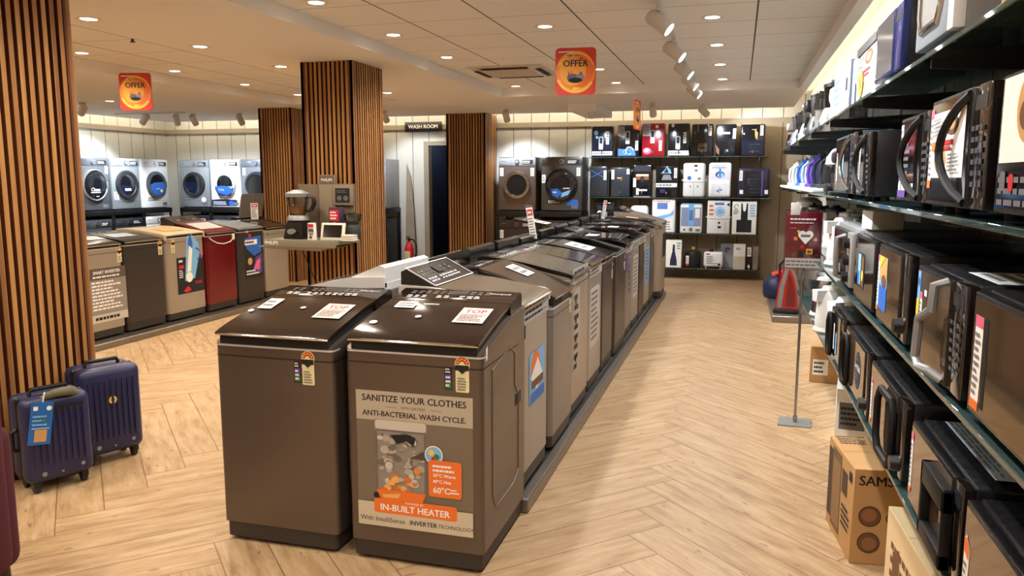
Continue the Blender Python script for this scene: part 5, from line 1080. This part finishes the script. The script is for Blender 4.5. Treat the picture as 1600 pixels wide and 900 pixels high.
# --- z4
mw('brown mirrored microwave with white curled sticker, lowest shelf closest to the viewer', .458, 1.12, 1.625, Z4, .235, .44, mirror, handle='none', panel=False, stickers=[('p', [(-.235, .02), (-.205, .02), (-.20, .15), (-.225, .17), (-.235, .16)], paper), ('p', [(-.235, .16), (-.22, .165), (-.202, .15), (-.205, .125), (-.235, .135)], orange), ('rr', -.09, .12, -.065, .15, .004, inkwh), L2(-.23, .03, -.208, .12, 6, inkg)], group='mirrored microwaves')
sheet = [('r', -.225, .06, .18, .225, mat('sheet_blue_white', 'ccd8e2', .4)), L2(-.22, .145, .17, .22, 7, mat('sheet_ink_blue', '6a8aa8', .5)), L2(-.22, .065, .17, .14, 7, mat('sheet_ink_blue', '6a8aa8', .5))]
mw('mirrored microwave with black plate handle and a striped blue-white sheet on top', .463, 1.675, 2.145, Z4, .235, .44, mirror, handle='plate', stickers=strip(-.222, .05, .024, .155), top=sheet, group='mirrored microwaves', pw_=.14, buttons=False)
mw('black microwave with thick looped handle and round knob, third on the lowest shelf', .465, 2.26, 2.80, Z4, .245, .44, mirror, handle='loop', stickers=strip(-.245, .04, .024, .15), knob=True, group='mirrored microwaves', pw_=.15)
mw('black microwave with a round black year warranty disc sticker, fourth on the lowest shelf', .465, 2.87, 3.45, Z4, .245, .44, mirror, handle='loop', hx=-.17, hw=.1, knob=True, group='mirrored microwaves', pw_=.12,
   stickers=[('c', .07, .135, .07, ink), ('arc', .07, .135, .058, .061, 0, 360, inkg), ('t', '1+4 YEAR', .07, .145, .031, inkwh, 'CENTER', 1), L2(.03, .10, .11, .125, 2, inkg), L2(.04, .17, .10, .182, 1, inkg), ('r', -.16, .05, -.148, .16, pink)])
mw('small black microwave with grey stickers, farthest on the lowest shelf', .465, 3.54, 3.98, Z4, .245, .42, mwglass, handle='loop', hx=-.14, hw=.07, group='mirrored microwaves', stickers=[('r', -.1, .06, -.07, .18, paper), ('r', -.02, .05, .02, .15, cyan)])
# --- top shelf
t = thing('steel_oven', 'brushed steel oven with rounded door frame and latch handle, on the uppermost shelf', 'oven', (.462, 2.235, Z1), -90)
MB().rbox(-.20, .014, .015, .20, .40, .40, alu, .008).build('cabinet', t)
b = MB()
for sx in (-1, 1):
    for yy in (.06, .34): b.cyl((sx * .16, yy, 0), (sx * .16, yy, .018), .016, gasket, 10)
b.build('feet', t)
dr = MB().rbox(-.195, -.012, .02, .14, .016, .395, frontsilver, .006).build('door', t)
MB().tube([(-.11, -.013, .06), (-.14, -.013, .10), (-.14, -.013, .36), (-.11, -.013, .385), (.06, -.013, .385), (.09, -.013, .36), (.09, -.013, .10), (.06, -.013, .06)], .010, chrome, 8, closed=True).box(-.13, -.0135, .075, .08, -.0115, .375, silverp).build('door_frame', dr)
MB().rbox(.05, -.05, .15, .075, -.012, .21, white, .006).rbox(.04, -.055, .165, .09, -.04, .195, dkgrey, .004).build('latch_handle', dr)
MB().rbox(.145, -.012, .02, .197, .016, .395, white, .004).build('side_strip', t)
MB().tube([(-.2, -.005, .27), (-.235, -.02, .265), (-.26, -.02, .25)], .014, white, 8).build('hinge_arm', t)
carton('oven_carton', 'brown carton with white label, uppermost shelf closest to the viewer', 'box', (.50, 1.66, Z1), .42, .38, .35, cardb, [('r', -.20, .10, -.13, .25, paper), L2(-.19, .12, -.14, .24, 5, inkg)], rz=-90)
mw('dark microwave with grey door and deep blue stripe down its near edge, uppermost shelf', .47, 2.70, 3.16, Z1, .225, .36, mat('grey_door_glass', '5a5a5c', .12, .5), handle='none', stickers=strip(-.22, .02, .02, .15), pw_=.26, frame=mat('deep_blue_panel', '16205a', .25, coat=.3), group=None, buttons=False)
t = carton('pizza_carton', 'white carton printed with a pizza, uppermost shelf beyond the dark microwave', 'box', (.47, 3.47, Z1), .50, .36, .225, paper, recipe(-.24, .01, .24, .20)[1:] + [('c', -.12, .07, .07, tan, .06), ('c', -.12, .07, .05, yellow, .045), ('c', -.13, .08, .012, red), ('c', -.10, .06, .012, red), ('r', -.25, .19, .25, .224, mat('carton_dark_top', '3a3434', .6))], rz=-90, top=[('r', -.24, .01, .24, .34, mat('carton_dark_top', '3a3434', .6))])
carton('slim_carton', 'slim blue and white carton next to the pizza carton', 'box', (.48, 3.87, Z1), .16, .3, .215, cyan, [('r', -.05, .0, .02, .21, paper), ('r', .02, .0, .08, .1, navy)], rz=-90)
carton('mauve_carton', 'mauve-grey carton on the uppermost shelf before the juicers', 'box', (.475, 4.32, Z1), .62, .36, .235, mat('carton_mauve', 'a6a2b4', .6), [('r', .18, .1, .24, .16, ink), ('r', -.3, .0, .0, .235, paper), L2(-.28, .05, -.05, .2, 4, cyan)], rz=-90)

# ---------------------------------------------------------------- small appliances
def mixer(label, loc, rz, body, jarm, lidm, s=1.0, dial=alu):
    t = thing('mixer_grinder', label, 'mixer grinder', loc, rz, 'mixer grinders on the shelves')
    MB().lathe([(.10 * s, 0), (.105 * s, .015 * s), (.10 * s, .06 * s), (.075 * s, .14 * s), (.065 * s, .16 * s)], body, n=24, sx=1.05).build('motor_base', t)
    MB().cyl((0, -.11 * s, .05 * s), (0, -.085 * s, .055 * s), .025 * s, dial, 16).build('dial', t)
    MB().lathe([(.055 * s, .16 * s), (.062 * s, .18 * s), (.075 * s, .30 * s), (.072 * s, .30 * s), (.058 * s, .18 * s)], jarm, n=24).build('jar', t)
    MB().lathe([(.077 * s, .30 * s), (.078 * s, .32 * s), (.03 * s, .335 * s), (.028 * s, .35 * s), (.0001, .35 * s)], lidm, n=24).build('lid', t)
    MB().tube([(.07 * s, 0, .29 * s), (.115 * s, 0, .28 * s), (.115 * s, 0, .21 * s), (.065 * s, 0, .20 * s)], .01 * s, lidm, 8).build('handle', t)
def kettle(label, loc, rz, body, hm, s=1.0):
    t = thing('electric_kettle', label, 'kettle', loc, rz, 'kettles on the shelves')
    MB().lathe([(.085 * s, 0), (.09 * s, .008 * s), (.085 * s, .022 * s)], hm, n=24).build('power_base', t)
    b = MB().lathe([(.078 * s, .022 * s), (.082 * s, .04 * s), (.075 * s, .13 * s), (.058 * s, .20 * s), (.056 * s, .205 * s)], body, n=28)
    b.prism([(-.022 * s, .15 * s), (.022 * s, .15 * s), (.030 * s, .205 * s), (-.030 * s, .205 * s)], -.095 * s, -.045 * s, body, 'y').build('body', t)
    MB().lathe([(.058 * s, .205 * s), (.05 * s, .22 * s), (.015 * s, .225 * s), (.013 * s, .24 * s), (.0001, .242 * s)], hm, n=24).build('lid', t)
    MB().tube([(0, .05 * s, .2 * s), (0, .11 * s, .21 * s), (0, .135 * s, .17 * s), (0, .125 * s, .09 * s), (0, .078 * s, .06 * s)], .013 * s, hm, 8).build('handle', t)
def iron(label, loc, rz, body, sole, hm):
    t = thing('steam_iron', label, 'iron', loc, rz, 'irons standing on their heels')
    out = [(-.055, .01), (-.058, .10), (-.045, .18), (-.02, .245), (0, .27), (.02, .245), (.045, .18), (.058, .10), (.055, .01)]
    MB().prism(out, 0, .012, sole, 'y').build('sole_plate', t)
    b = MB(); ins = [(x * .92, .014 + z * .93) for x, z in out]; n = len(ins)
    ring2 = [(x * .55, z * .80 + .015) for x, z in ins]
    vs = [(x, .012, z) for x, z in ins] + [(x, .065, z) for x, z in ring2]
    b.add(vs, [list(range(n)), list(range(2 * n - 1, n - 1, -1))] + [[i, (i + 1) % n, (i + 1) % n + n, i + n] for i in range(n)], body).build('body', t)
    MB().tube([(0, .06, .20), (0, .105, .17), (0, .115, .10), (0, .10, .03), (0, .06, .02)], .014, hm, 8).rbox(-.04, .02, 0, .04, .11, .03, hm, .008).build('handle', t)
def juicer(label, loc, rz, body, bw_, s=1.0):
    t = thing('juicer', label, 'juicer', loc, rz, 'juicers on the uppermost shelf')
    MB().lathe([(.10 * s, 0), (.105 * s, .02 * s), (.09 * s, .16 * s), (.095 * s, .18 * s)], body, n=24).build('motor_base', t)
    MB().lathe([(.098 * s, .18 * s), (.105 * s, .21 * s), (.10 * s, .27 * s), (.06 * s, .30 * s), (.038 * s, .305 * s), (.038 * s, .36 * s), (.0001, .36 * s)], bw_, n=24).build('hopper', t)
    MB().tube([(-.09 * s, 0, .17 * s), (-.15 * s, 0, .16 * s), (-.155 * s, 0, .13 * s)], .016 * s, body, 8).build('spout', t)
    MB().cyl((0, -.108 * s, .08 * s), (0, -.085 * s, .08 * s), .022 * s, alu, 16).build('dial', t)
def coffee(label, loc, rz, body, s=1.0, topm=None):
    t = thing('coffee_maker', label, 'coffee maker', loc, rz, 'coffee makers on the shelves')
    MB().rbox(-.09 * s, -.10 * s, 0, .09 * s, .10 * s, .03 * s, body, .01).rbox(-.09 * s, .03 * s, .03 * s, .09 * s, .10 * s, .24 * s, body, .012).build('stand', t)
    MB().rbox(-.095 * s, -.10 * s, .2 * s, .095 * s, .105 * s, .29 * s, topm or body, .025, 3).build('water_tank', t)
    MB().lathe([(.05 * s, .032 * s), (.068 * s, .05 * s), (.07 * s, .10 * s), (.055 * s, .155 * s), (.058 * s, .165 * s)], smoke, c=(0, -.03 * s, 0), n=24).build('carafe', t)
    MB().tube([(-.068 * s, -.03 * s, .13 * s), (-.11 * s, -.04 * s, .13 * s), (-.11 * s, -.04 * s, .07 * s), (-.07 * s, -.03 * s, .06 * s)], .009, black, 8).build('carafe_handle', t)
# uppermost shelf, far part
juicer('white juicer with clear hopper beside the mauve carton', (.60, 4.80, Z1), -90, white, clear, .92)
mixer('white mixer with black-lidded amber jar, uppermost shelf', (.58, 5.08, Z1), -110, white, smoke, black, .82)
juicer('white juicer with white hopper, second along the uppermost shelf', (.62, 5.42, Z1), -90, white, white, .9)
mixer('white food mixer with smoked tall jar, uppermost shelf beyond the juicers', (.60, 5.78, Z1), -80, white, smoke, dkgrey, .98)
juicer('silver juicer with clear hopper, third along the uppermost shelf', (.60, 6.15, Z1), -90, silverp, clear, .98)
mixer('dark mixer with steel jar, uppermost shelf past the silver juicer', (.58, 6.55, Z1), -90, dkgrey, steel, black, 1.0)
coffee('black coffee maker on the uppermost shelf', (.60, 6.95, Z1), -90, black, 1.1)
mixer('white mixer with steel jar, uppermost shelf past the coffee maker', (.58, 7.35, Z1), -95, white, steel, white, 1.0)
juicer('black and clear juicer, uppermost shelf far part', (.60, 7.8, Z1), -90, black, clear, 1.05)
mixer('pale grey mixer with clear jar, uppermost shelf far part', (.58, 8.25, Z1), -90, offwh, clear, dkgrey, 1.0)
mixer('navy mixer with steel jar, uppermost shelf far part', (.58, 8.7, Z1), -90, navy, steel, black, 1.0)
coffee('small silver-topped coffee maker at the end of the uppermost shelf', (.58, 9.2, Z1), -90, black, 1.0, silverp)
# second shelf, far part
t = thing('food_processor', 'white domed food processor over dark base, past the blue-grey oven', 'food processor', (.62, 5.0, Z2), -90)
MB().rbox(-.12, -.13, 0, .12, .12, .06, black, .02).lathe([(.10, .06), (.095, .12), (.085, .15)], black, n=24).build('base', t)
MB().lathe([(.10, .15), (.135, .17), (.13, .21), (.10, .255), (.07, .27), (.0001, .272)], white, n=28).build('dome', t)
MB().lathe([(.05, .27), (.05, .33), (.055, .335), (.0001, .335)], smoke, c=(0, .03, 0), n=20).build('feed_tube', t)
t = thing('coffee_tumbler_maker', 'black one-cup coffee maker with silver tumbler, on the shelf edge by the irons', 'coffee maker', (.56, 4.48, Z2), -90)
MB().rbox(-.09, -.10, 0, .09, .12, .02, black, .006).rbox(-.09, .04, .02, .09, .12, .21, black, .012).rbox(-.09, -.09, .165, .09, .12, .235, black, .02, 3).build('stand', t)
MB().lathe([(.045, .022), (.06, .11), (.062, .115)], steel, c=(0, -.035, 0), n=24).build('tumbler', t)
MB().lathe([(.062, .115), (.064, .13), (.055, .16), (.0001, .162)], smoke, c=(0, -.035, 0), n=24).build('tumbler_lid', t)
MB().lathe([(.04, .235), (.045, .25), (.02, .265), (.0001, .27)], chrome, n=20).build('cap', t)
tag(MB().rbox(.452, 5.35, Z2, .86, 9.5, Z2 + .022, white, .004).build('display_tray'), 'long white display tray under the row of irons', 'tray')
IC = [('f0e6ea', 'white iron with pale pink body', 'pinkish_iron'), ('dff0e4', 'white and mint green iron', 'mint_iron'), ('3c62b8', 'blue iron', 'blue_iron'), ('bcd8f0', 'light blue iron', 'sky_iron'), ('5d3a9c', 'purple iron', 'violet_iron'), ('23304c', 'dark navy iron', 'navy_iron'), ('2a2a2e', 'black iron', 'black_iron')]
ys_ = [9.2, 8.6, 8.0, 7.4, 6.85, 6.35, 5.85]
for (c_, lab, mn), y in zip(IC, ys_):
    iron('%s standing in the row on the white tray' % lab, (.62, y, Z2 + .022), 128, mat(mn, c_, .3), steel, mat(mn + '_handle', c_, .35))
# third shelf, far part
kettle('white kettle with grey lid, third shelf beside the silver oven', (.58, 4.30, Z3), -70, white, offwh, 1.15)
kettle('tall white kettle, second past the silver oven', (.58, 4.66, Z3), -80, white, white, 1.2)
mixer('white mixer with steel jar, third shelf behind the red sign', (.65, 5.07, Z3), -90, white, steel, white, .85)
kettle('brown and steel kettle, third shelf behind the red sign', (.66, 5.45, Z3), -80, steel, brown, 1.1)
mixer('steel-jar mixer with navy lid, third shelf past the kettles', (.66, 5.9, Z3), -90, offwh, steel, navy, .85)
t = thing('steel_cooker', 'steel pot cooker with glass lid behind the kettles', 'cooker', (.80, 4.50, Z3))
MB().lathe([(.10, 0), (.105, .02), (.105, .22), (.11, .225)], steel, n=28).build('pot', t)
MB().lathe([(.108, .225), (.09, .25), (.03, .262), (.02, .29), (.0001, .29)], clear, n=28).build('lid', t)
for k, (y, m, lab) in enumerate(((6.4, white, 'white kettle far along the third shelf'), (7.0, dkgrey, 'dark kettle far along the third shelf'), (7.6, steel, 'steel kettle far along the third shelf'))):
    kettle(lab, (.66, y, Z3), -80, m, black, 1.1)
t = thing('air_fryer', 'white egg-shaped air fryer above the red sign, third shelf', 'air fryer', (.67, 8.2, Z3))
MB().lathe([(.10, 0), (.13, .05), (.135, .17), (.115, .26), (.06, .30), (.0001, .305)], white, n=28).build('body', t)
MB().rbox(-.04, -.17, .06, .04, -.12, .12, white, .012).build('basket_handle', t)
decal('display', t, [('c', .02, .215, .035, cyan, .05), ('c', .02, .215, .02, ink, .03)], (Vector((0, -.131, 0)), Vector((1, 0, 0)), Vector((0, .2, .98)).normalized(), Vector((0, -.98, .2)).normalized()))
# lowest shelf, far part
kettle('white kettle with purple stand, on the lowest shelf past the microwaves', (.56, 4.2, Z4), -60, white, white, 1.15)
kettle('white kettle with tilted spout, lowest shelf farther along', (.53, 4.62, Z4), -70, white, offwh, 1.15)
kettle('glossy white and steel kettle, lowest shelf behind the red sign', (.55, 5.15, Z4), -80, steel, white, 1.1)
t = thing('steel_canister', 'steel canister pot on the lowest shelf past the kettles', 'canister', (.62, 5.6, Z4))
MB().lathe([(.09, 0), (.095, .02), (.095, .2), (.09, .21)], steel, n=24).build('pot', t)
MB().lathe([(.097, .21), (.08, .23), (.015, .24), (.012, .26), (.0001, .26)], black, n=24).build('lid', t)

# ---------------------------------------------------------------- floor stock
hgrip = lambda u, v: [('rr', u - .045, v - .018, u + .045, v + .018, .016, brown)]
t = carton('oven_carton', 'large brown carton with printed brand name and two round food pictures, on the floor', 'box', (.655, 3.264, 0), .34, .42, .40, cardb,
    [('t', 'SAMSUNG', -.022, .35, .056, ink, 'CENTER', 1), ('c', -.103, .205, .042, brown), ('c', -.106, .21, .028, mat('print_food', '8c5e3a', .8)), ('arc', -.103, .205, .04, .043, 0, 360, ink), ('arc', -.02, .20, .018, .022, 0, 360, ink), ('c', -.103, .095, .042, brown), ('c', -.10, .09, .028, mat('print_food', '8c5e3a', .8)), ('arc', -.103, .095, .04, .043, 0, 360, ink), ('r', -.015, .08, .02, .10, ink), ('p', [(-.01, .10), (.015, .10), (.02, .125), (-.015, .125)], inkg), L2(.05, .07, .12, .11, 2, ink), ('t', 'HOT', .1, .2, .03, ink)],
    rz=6.5, sides=[('r', -.41, .05, -.34, .36, mat('print_dark_brown', '4a3826', .8)), ('r', -.34, .03, -.19, .38, mat('print_shade', '6e5434', .8)), ('r', -.33, .05, -.20, .34, mat('print_mid', '8c6c46', .8)), ('r', -.17, .24, -.09, .34, mat('print_dark_brown', '4a3826', .8)), L2(-.16, .1, -.02, .2, 4, ink), ('r', -.06, .33, -.02, .37, ink)],
    top=[('r', -.15, .40, -.03, .41, ink), L2(-.15, .30, -.03, .39, 4, ink), ('rr', .09, .2, .13, .26, .01, tan), ('r', -.03, .12, .02, .14, brown), ('r', -.165, .208, .165, .212, tan)])
t = carton('oven_carton', 'pale carton with red and white corner print, partly under the lowest shelf', 'box', (.755, 2.42, 0), .34, .52, .385, cardl,
    [('r', -.15, .05, -.02, .15, red), ('p', [(-.02, .05), (.02, .05), (-.02, .15)], paper), L2(-.15, .2, .1, .3, 3, brown)], rz=3, sides=[L2(-.45, .05, -.1, .3, 5, brown), ('p', [(-.40, .02), (-.30, .02), (-.34, .30), (-.42, .26)], brown)], top=[('r', -.165, .255, .165, .262, tan)])
carton('white_carton', 'narrow white carton on the floor between the brown ones', 'box', (.70, 4.75, 0), .22, .30, .34, paper, [('r', -.09, .1, .05, .26, inkg), L2(-.08, .12, .04, .24, 4, ink), L2(-.08, .04, .08, .06, 1, ink)], rz=-8, sides=[('r', -.2, .1, -.1, .25, inkg)])
carton('small_brown_carton', 'small brown carton with white label near the far steel platform', 'box', (.685, 6.25, 0), .22, .34, .28, cardb, [('r', -.09, .06, .02, .18, paper), L2(-.08, .07, .01, .17, 3, ink)], rz=-6, sides=[('r', -.3, .02, -.1, .12, red), ('r', -.28, .12, -.15, .2, paper)])
plinth_run('low steel platform with vacuum cleaners at the end of the aisle', .40, .93, 8.85, 12.2, .07, 1)
t = thing('vacuum_cleaner', 'upright red vacuum cleaner with grey stripe on the steel platform', 'vacuum cleaner', (.56, 9.15, .07), -10)
MB().rbox(-.13, -.12, 0, .13, .18, .05, black, .02).build('base', t)
MB().prism([(-.11, .05), (.13, .05), (.12, .25), (.07, .42), (.0, .55), (-.04, .50), (-.09, .28)], -.08, .12, mat('vacuum_red', 'b01820', .2, coat=.4), 'y').build('body', t)
MB().prism([(-.09, .06), (-.04, .06), (-.02, .30), (.02, .50), (-.02, .50), (-.07, .28)], -.085, -.078, alu, 'y').prism([(.0, .08), (.10, .08), (.09, .25), (.05, .40), (.02, .44)], -.084, -.078, mat('vacuum_dark_red', '6e0c14', .2, coat=.4), 'y').build('front_trim', t)
MB().tube([(-.0, .05, .52), (-.05, .08, .58), (-.10, .08, .52), (-.09, .05, .42)], .016, black, 8).build('handle', t)
t = thing('vacuum_cleaner', 'small round canister vacuum with orange-red hose behind the upright one', 'vacuum cleaner', (.50, 10.3, .07))
MB().lathe([(.14, 0), (.16, .04), (.16, .16), (.12, .24), (.05, .28), (.0001, .285)], navy, n=24).build('body', t)
MB().tube([(.05, -.1, .26), (-.02, -.2, .34), (.1, -.25, .36), (.2, -.2, .22), (.15, -.3, .06), (.0, -.36, .04)], .028, red, 10).build('hose', t)
MB().rbox(-.06, -.04, .27, .06, .04, .32, orange, .012).build('handle', t)
# sign on a pole
t = thing('sign_stand', 'red offer sign with a heart on a slim steel pole with square foot', 'sign', (.40, 5.14, 0), -3)
MB().prism([(-.105, -.09), (.095, -.09), (.10, .09), (-.095, .09)], 0, .008, alu, 'z').build('base_plate', t)
MB().cyl((0, 0, .008), (0, 0, 1.0), .008, steel, 12).cyl((0, 0, .008), (0, 0, .05), .013, steel, 12).build('pole', t)
b_ = MB().rbox(-.115, -.012, .985, .105, .008, 1.36, clear, .003).rbox(-.11, -.006, 1.06, .10, .003, 1.345, mat('sign_red', 'c01c46', .4), .002).build('sign_panel', t)
decal('sign_print', b_, [('r', -.105, 1.0, .098, 1.058, mat('sign_grey', 'c0bcbc', .4)), L2(-.1, 1.005, .09, 1.05, 2, inkg), ('t', '', 0, 0, .01, inkwh)] [:2] + [L2(-.085, 1.29, .075, 1.31, 1, inkwh), L2(-.085, 1.272, .06, 1.283, 1, inkwh), L2(-.085, 1.24, -.03, 1.25, 1, pink),
   ('c', -.012, 1.205, .024, inkwh), ('c', .028, 1.205, .024, inkwh), ('p', [(-.034, 1.195), (.05, 1.195), (.008, 1.145)], inkwh), ('r', -.02, 1.19, .035, 1.205, inkg), ('c', -.05, 1.18, .012, orange), ('c', .065, 1.175, .012, tan), ('c', -.01, 1.13, .01, red), ('c', .062, 1.215, .009, brown), ('c', -.035, 1.225, .008, yellow),
   ('r', -.03, 1.065, .0, 1.105, ink), ('r', -.065, 1.065, -.045, 1.095, brown), ('r', .015, 1.085, .05, 1.118, yellow), ('r', .02, 1.09, .045, 1.11, brown), ('c', .075, 1.08, .014, ink)], FRONT(-.0125))
MB().rbox(-.085, -.016, 1.325, -.03, -.010, 1.40, white, .006).build('clip', t)

# ---------------------------------------------------------------- suitcases
case = mat('suitcase_navy', '24274f', .38, 0, .5, var=.15, vs=25)
def suitcase(label, loc, rz, w, d, h, tagm=False, emblem=False, lean=0):
    t = thing('suitcase', label, 'suitcase', loc, rz, 'navy suitcases by the column')
    zb = .05
    b = MB().rbox(-w / 2, 0, zb, w / 2, d * .47, h, case, .045, 4); n = 9
    for k in range(n):
        u = -w * .36 + w * .72 * k / (n - 1); b.tube([(u, -.001, zb + .09), (u, -.005, zb + .13), (u, -.005, h - .11), (u, -.001, h - .07)], .007, case, 6)
    b.build('front_shell', t)
    MB().rbox(-w / 2, d * .53, zb, w / 2, d, h, case, .045, 4).build('rear_shell', t)
    MB().rbox(-w / 2 + .004, d * .45, zb + .012, w / 2 - .004, d * .55, h - .006, black, .03, 3).build('zip_band', t)
    for sx in (-1, 1):
        for yy in (.045, d - .045):
            f_ = MB().rbox(sx * (w / 2 - .05) - .018, yy - .03, .028, sx * (w / 2 - .05) + .018, yy + .03, zb + .025, black, .008).build('wheel_fork', t)
            MB().cyl((sx * (w / 2 - .05) - .012, yy, .025), (sx * (w / 2 - .05) + .012, yy, .025), .025, dkgrey, 16).build('wheel', f_)
    MB().tube([(-.09, d * .5, h - .005), (-.08, d * .5, h + .022), (.08, d * .5, h + .022), (.09, d * .5, h - .005)], .011, black, 8).build('top_handle', t)
    MB().tube([(-w / 2 + .002, d * .5, h * .66), (-w / 2 - .02, d * .5, h * .64), (-w / 2 - .02, d * .5, h * .46), (-w / 2 + .002, d * .5, h * .44)], .012, black, 8).build('side_handle', t)
    decal('shell_rivets', t, [('c', -w * .26, zb + .05, .012, alu), ('c', w * .30, zb + .06, .010, alu), ('c', 0, zb + .045, .006, alu)], FRONT(-.0025))
    if emblem: decal('emblem', t, [('c', .0, h * .66, .024, steel), ('c', 0, h * .66, .020, yellow), ('c', 0, h * .66, .011, green)], FRONT(-.0065))
    if tagm:
        g_ = MB().tube([(-.07, d * .18, h - .02), (-.01, d * .0, h + .012), (.06, d * .0, h + .012), (.11, d * .15, h - .02)], [.012, .02, .024, .016], mat('olive_wrap', '6a6652', .9), 10).build('handle_wrap', t)
        decal('recess', t, [('r', -.06, h - .085, .12, h - .055, gasket)], FRONT(-.003))
        tg = MB().box(-.06, -.004, -.21, .04, 0, 0, mat('tag_blue', '1c66b4', .4), T=Matrix.Translation((-.06, -.012, h - .02)) @ Matrix.Rotation(math.radians(9), 4, 'Y')).tube([(-.07, -.012, h - .02), (-.06, -.01, h + .02), (-.05, .01, h + .02)], .003, paper, 6).build('luggage_tag', t)
        Tt = Matrix.Translation((-.06, -.012, h - .02)) @ Matrix.Rotation(math.radians(9), 4, 'Y')
        fr = (Tt @ Vector((0, -.004, 0)), Tt.to_3x3() @ Vector((1, 0, 0)), Tt.to_3x3() @ Vector((0, 0, 1)), Vector((0, -1, 0)))
        decal('tag_print', tg, [('r', -.035, -.195, .02, -.135, tan), ('r', -.05, -.13, .03, -.127, inkwh), ('r', -.05, -.04, -.03, -.02, inkwh), ('c', .02, -.03, .012, inkwh), L2(-.05, -.12, .03, -.06, 3, cyan), ('c', .0, -.09, .01, green)], fr)
    return t
suitcase('navy ribbed suitcase with a blue luggage tag and wrapped handle', (-3.205, 2.985, 0), 66, .32, .22, .485, tagm=True)
suitcase('navy ribbed suitcase with a small round yellow emblem, standing behind the tagged one', (-3.24, 3.37, 0), 66, .33, .22, .535, emblem=True)

# ---------------------------------------------------------------- armchair at the edge of view
plum = mat('plum_velvet', '562731', .85, 0, .3, var=.15, vs=20)
t = thing('armchair', 'plum upholstered armchair with dark wooden legs, cut off at the edge of the photo', 'armchair', (-2.815, 1.75, 0), -90)
MB().rbox(-.30, -.30, .20, .30, .30, .40, plum, .05, 4).build('seat', t)
MB().rbox(-.34, .18, .12, .34, .36, .82, plum, .08, 4).build('backrest', t)
for s in (-1, 1): MB().rbox(s * .34 - .07, -.30, .11, s * .34 + .07, .30, .66, plum, .06, 4).build('armrest', t)
for sx in (-1, 1):
    for y in (-.24, .28): MB().cyl((sx * .33, y, 0), (sx * .31, y, .14), .018, mat('dark_leg_wood', '2e1a10', .5), 12, .03).build('leg', t)
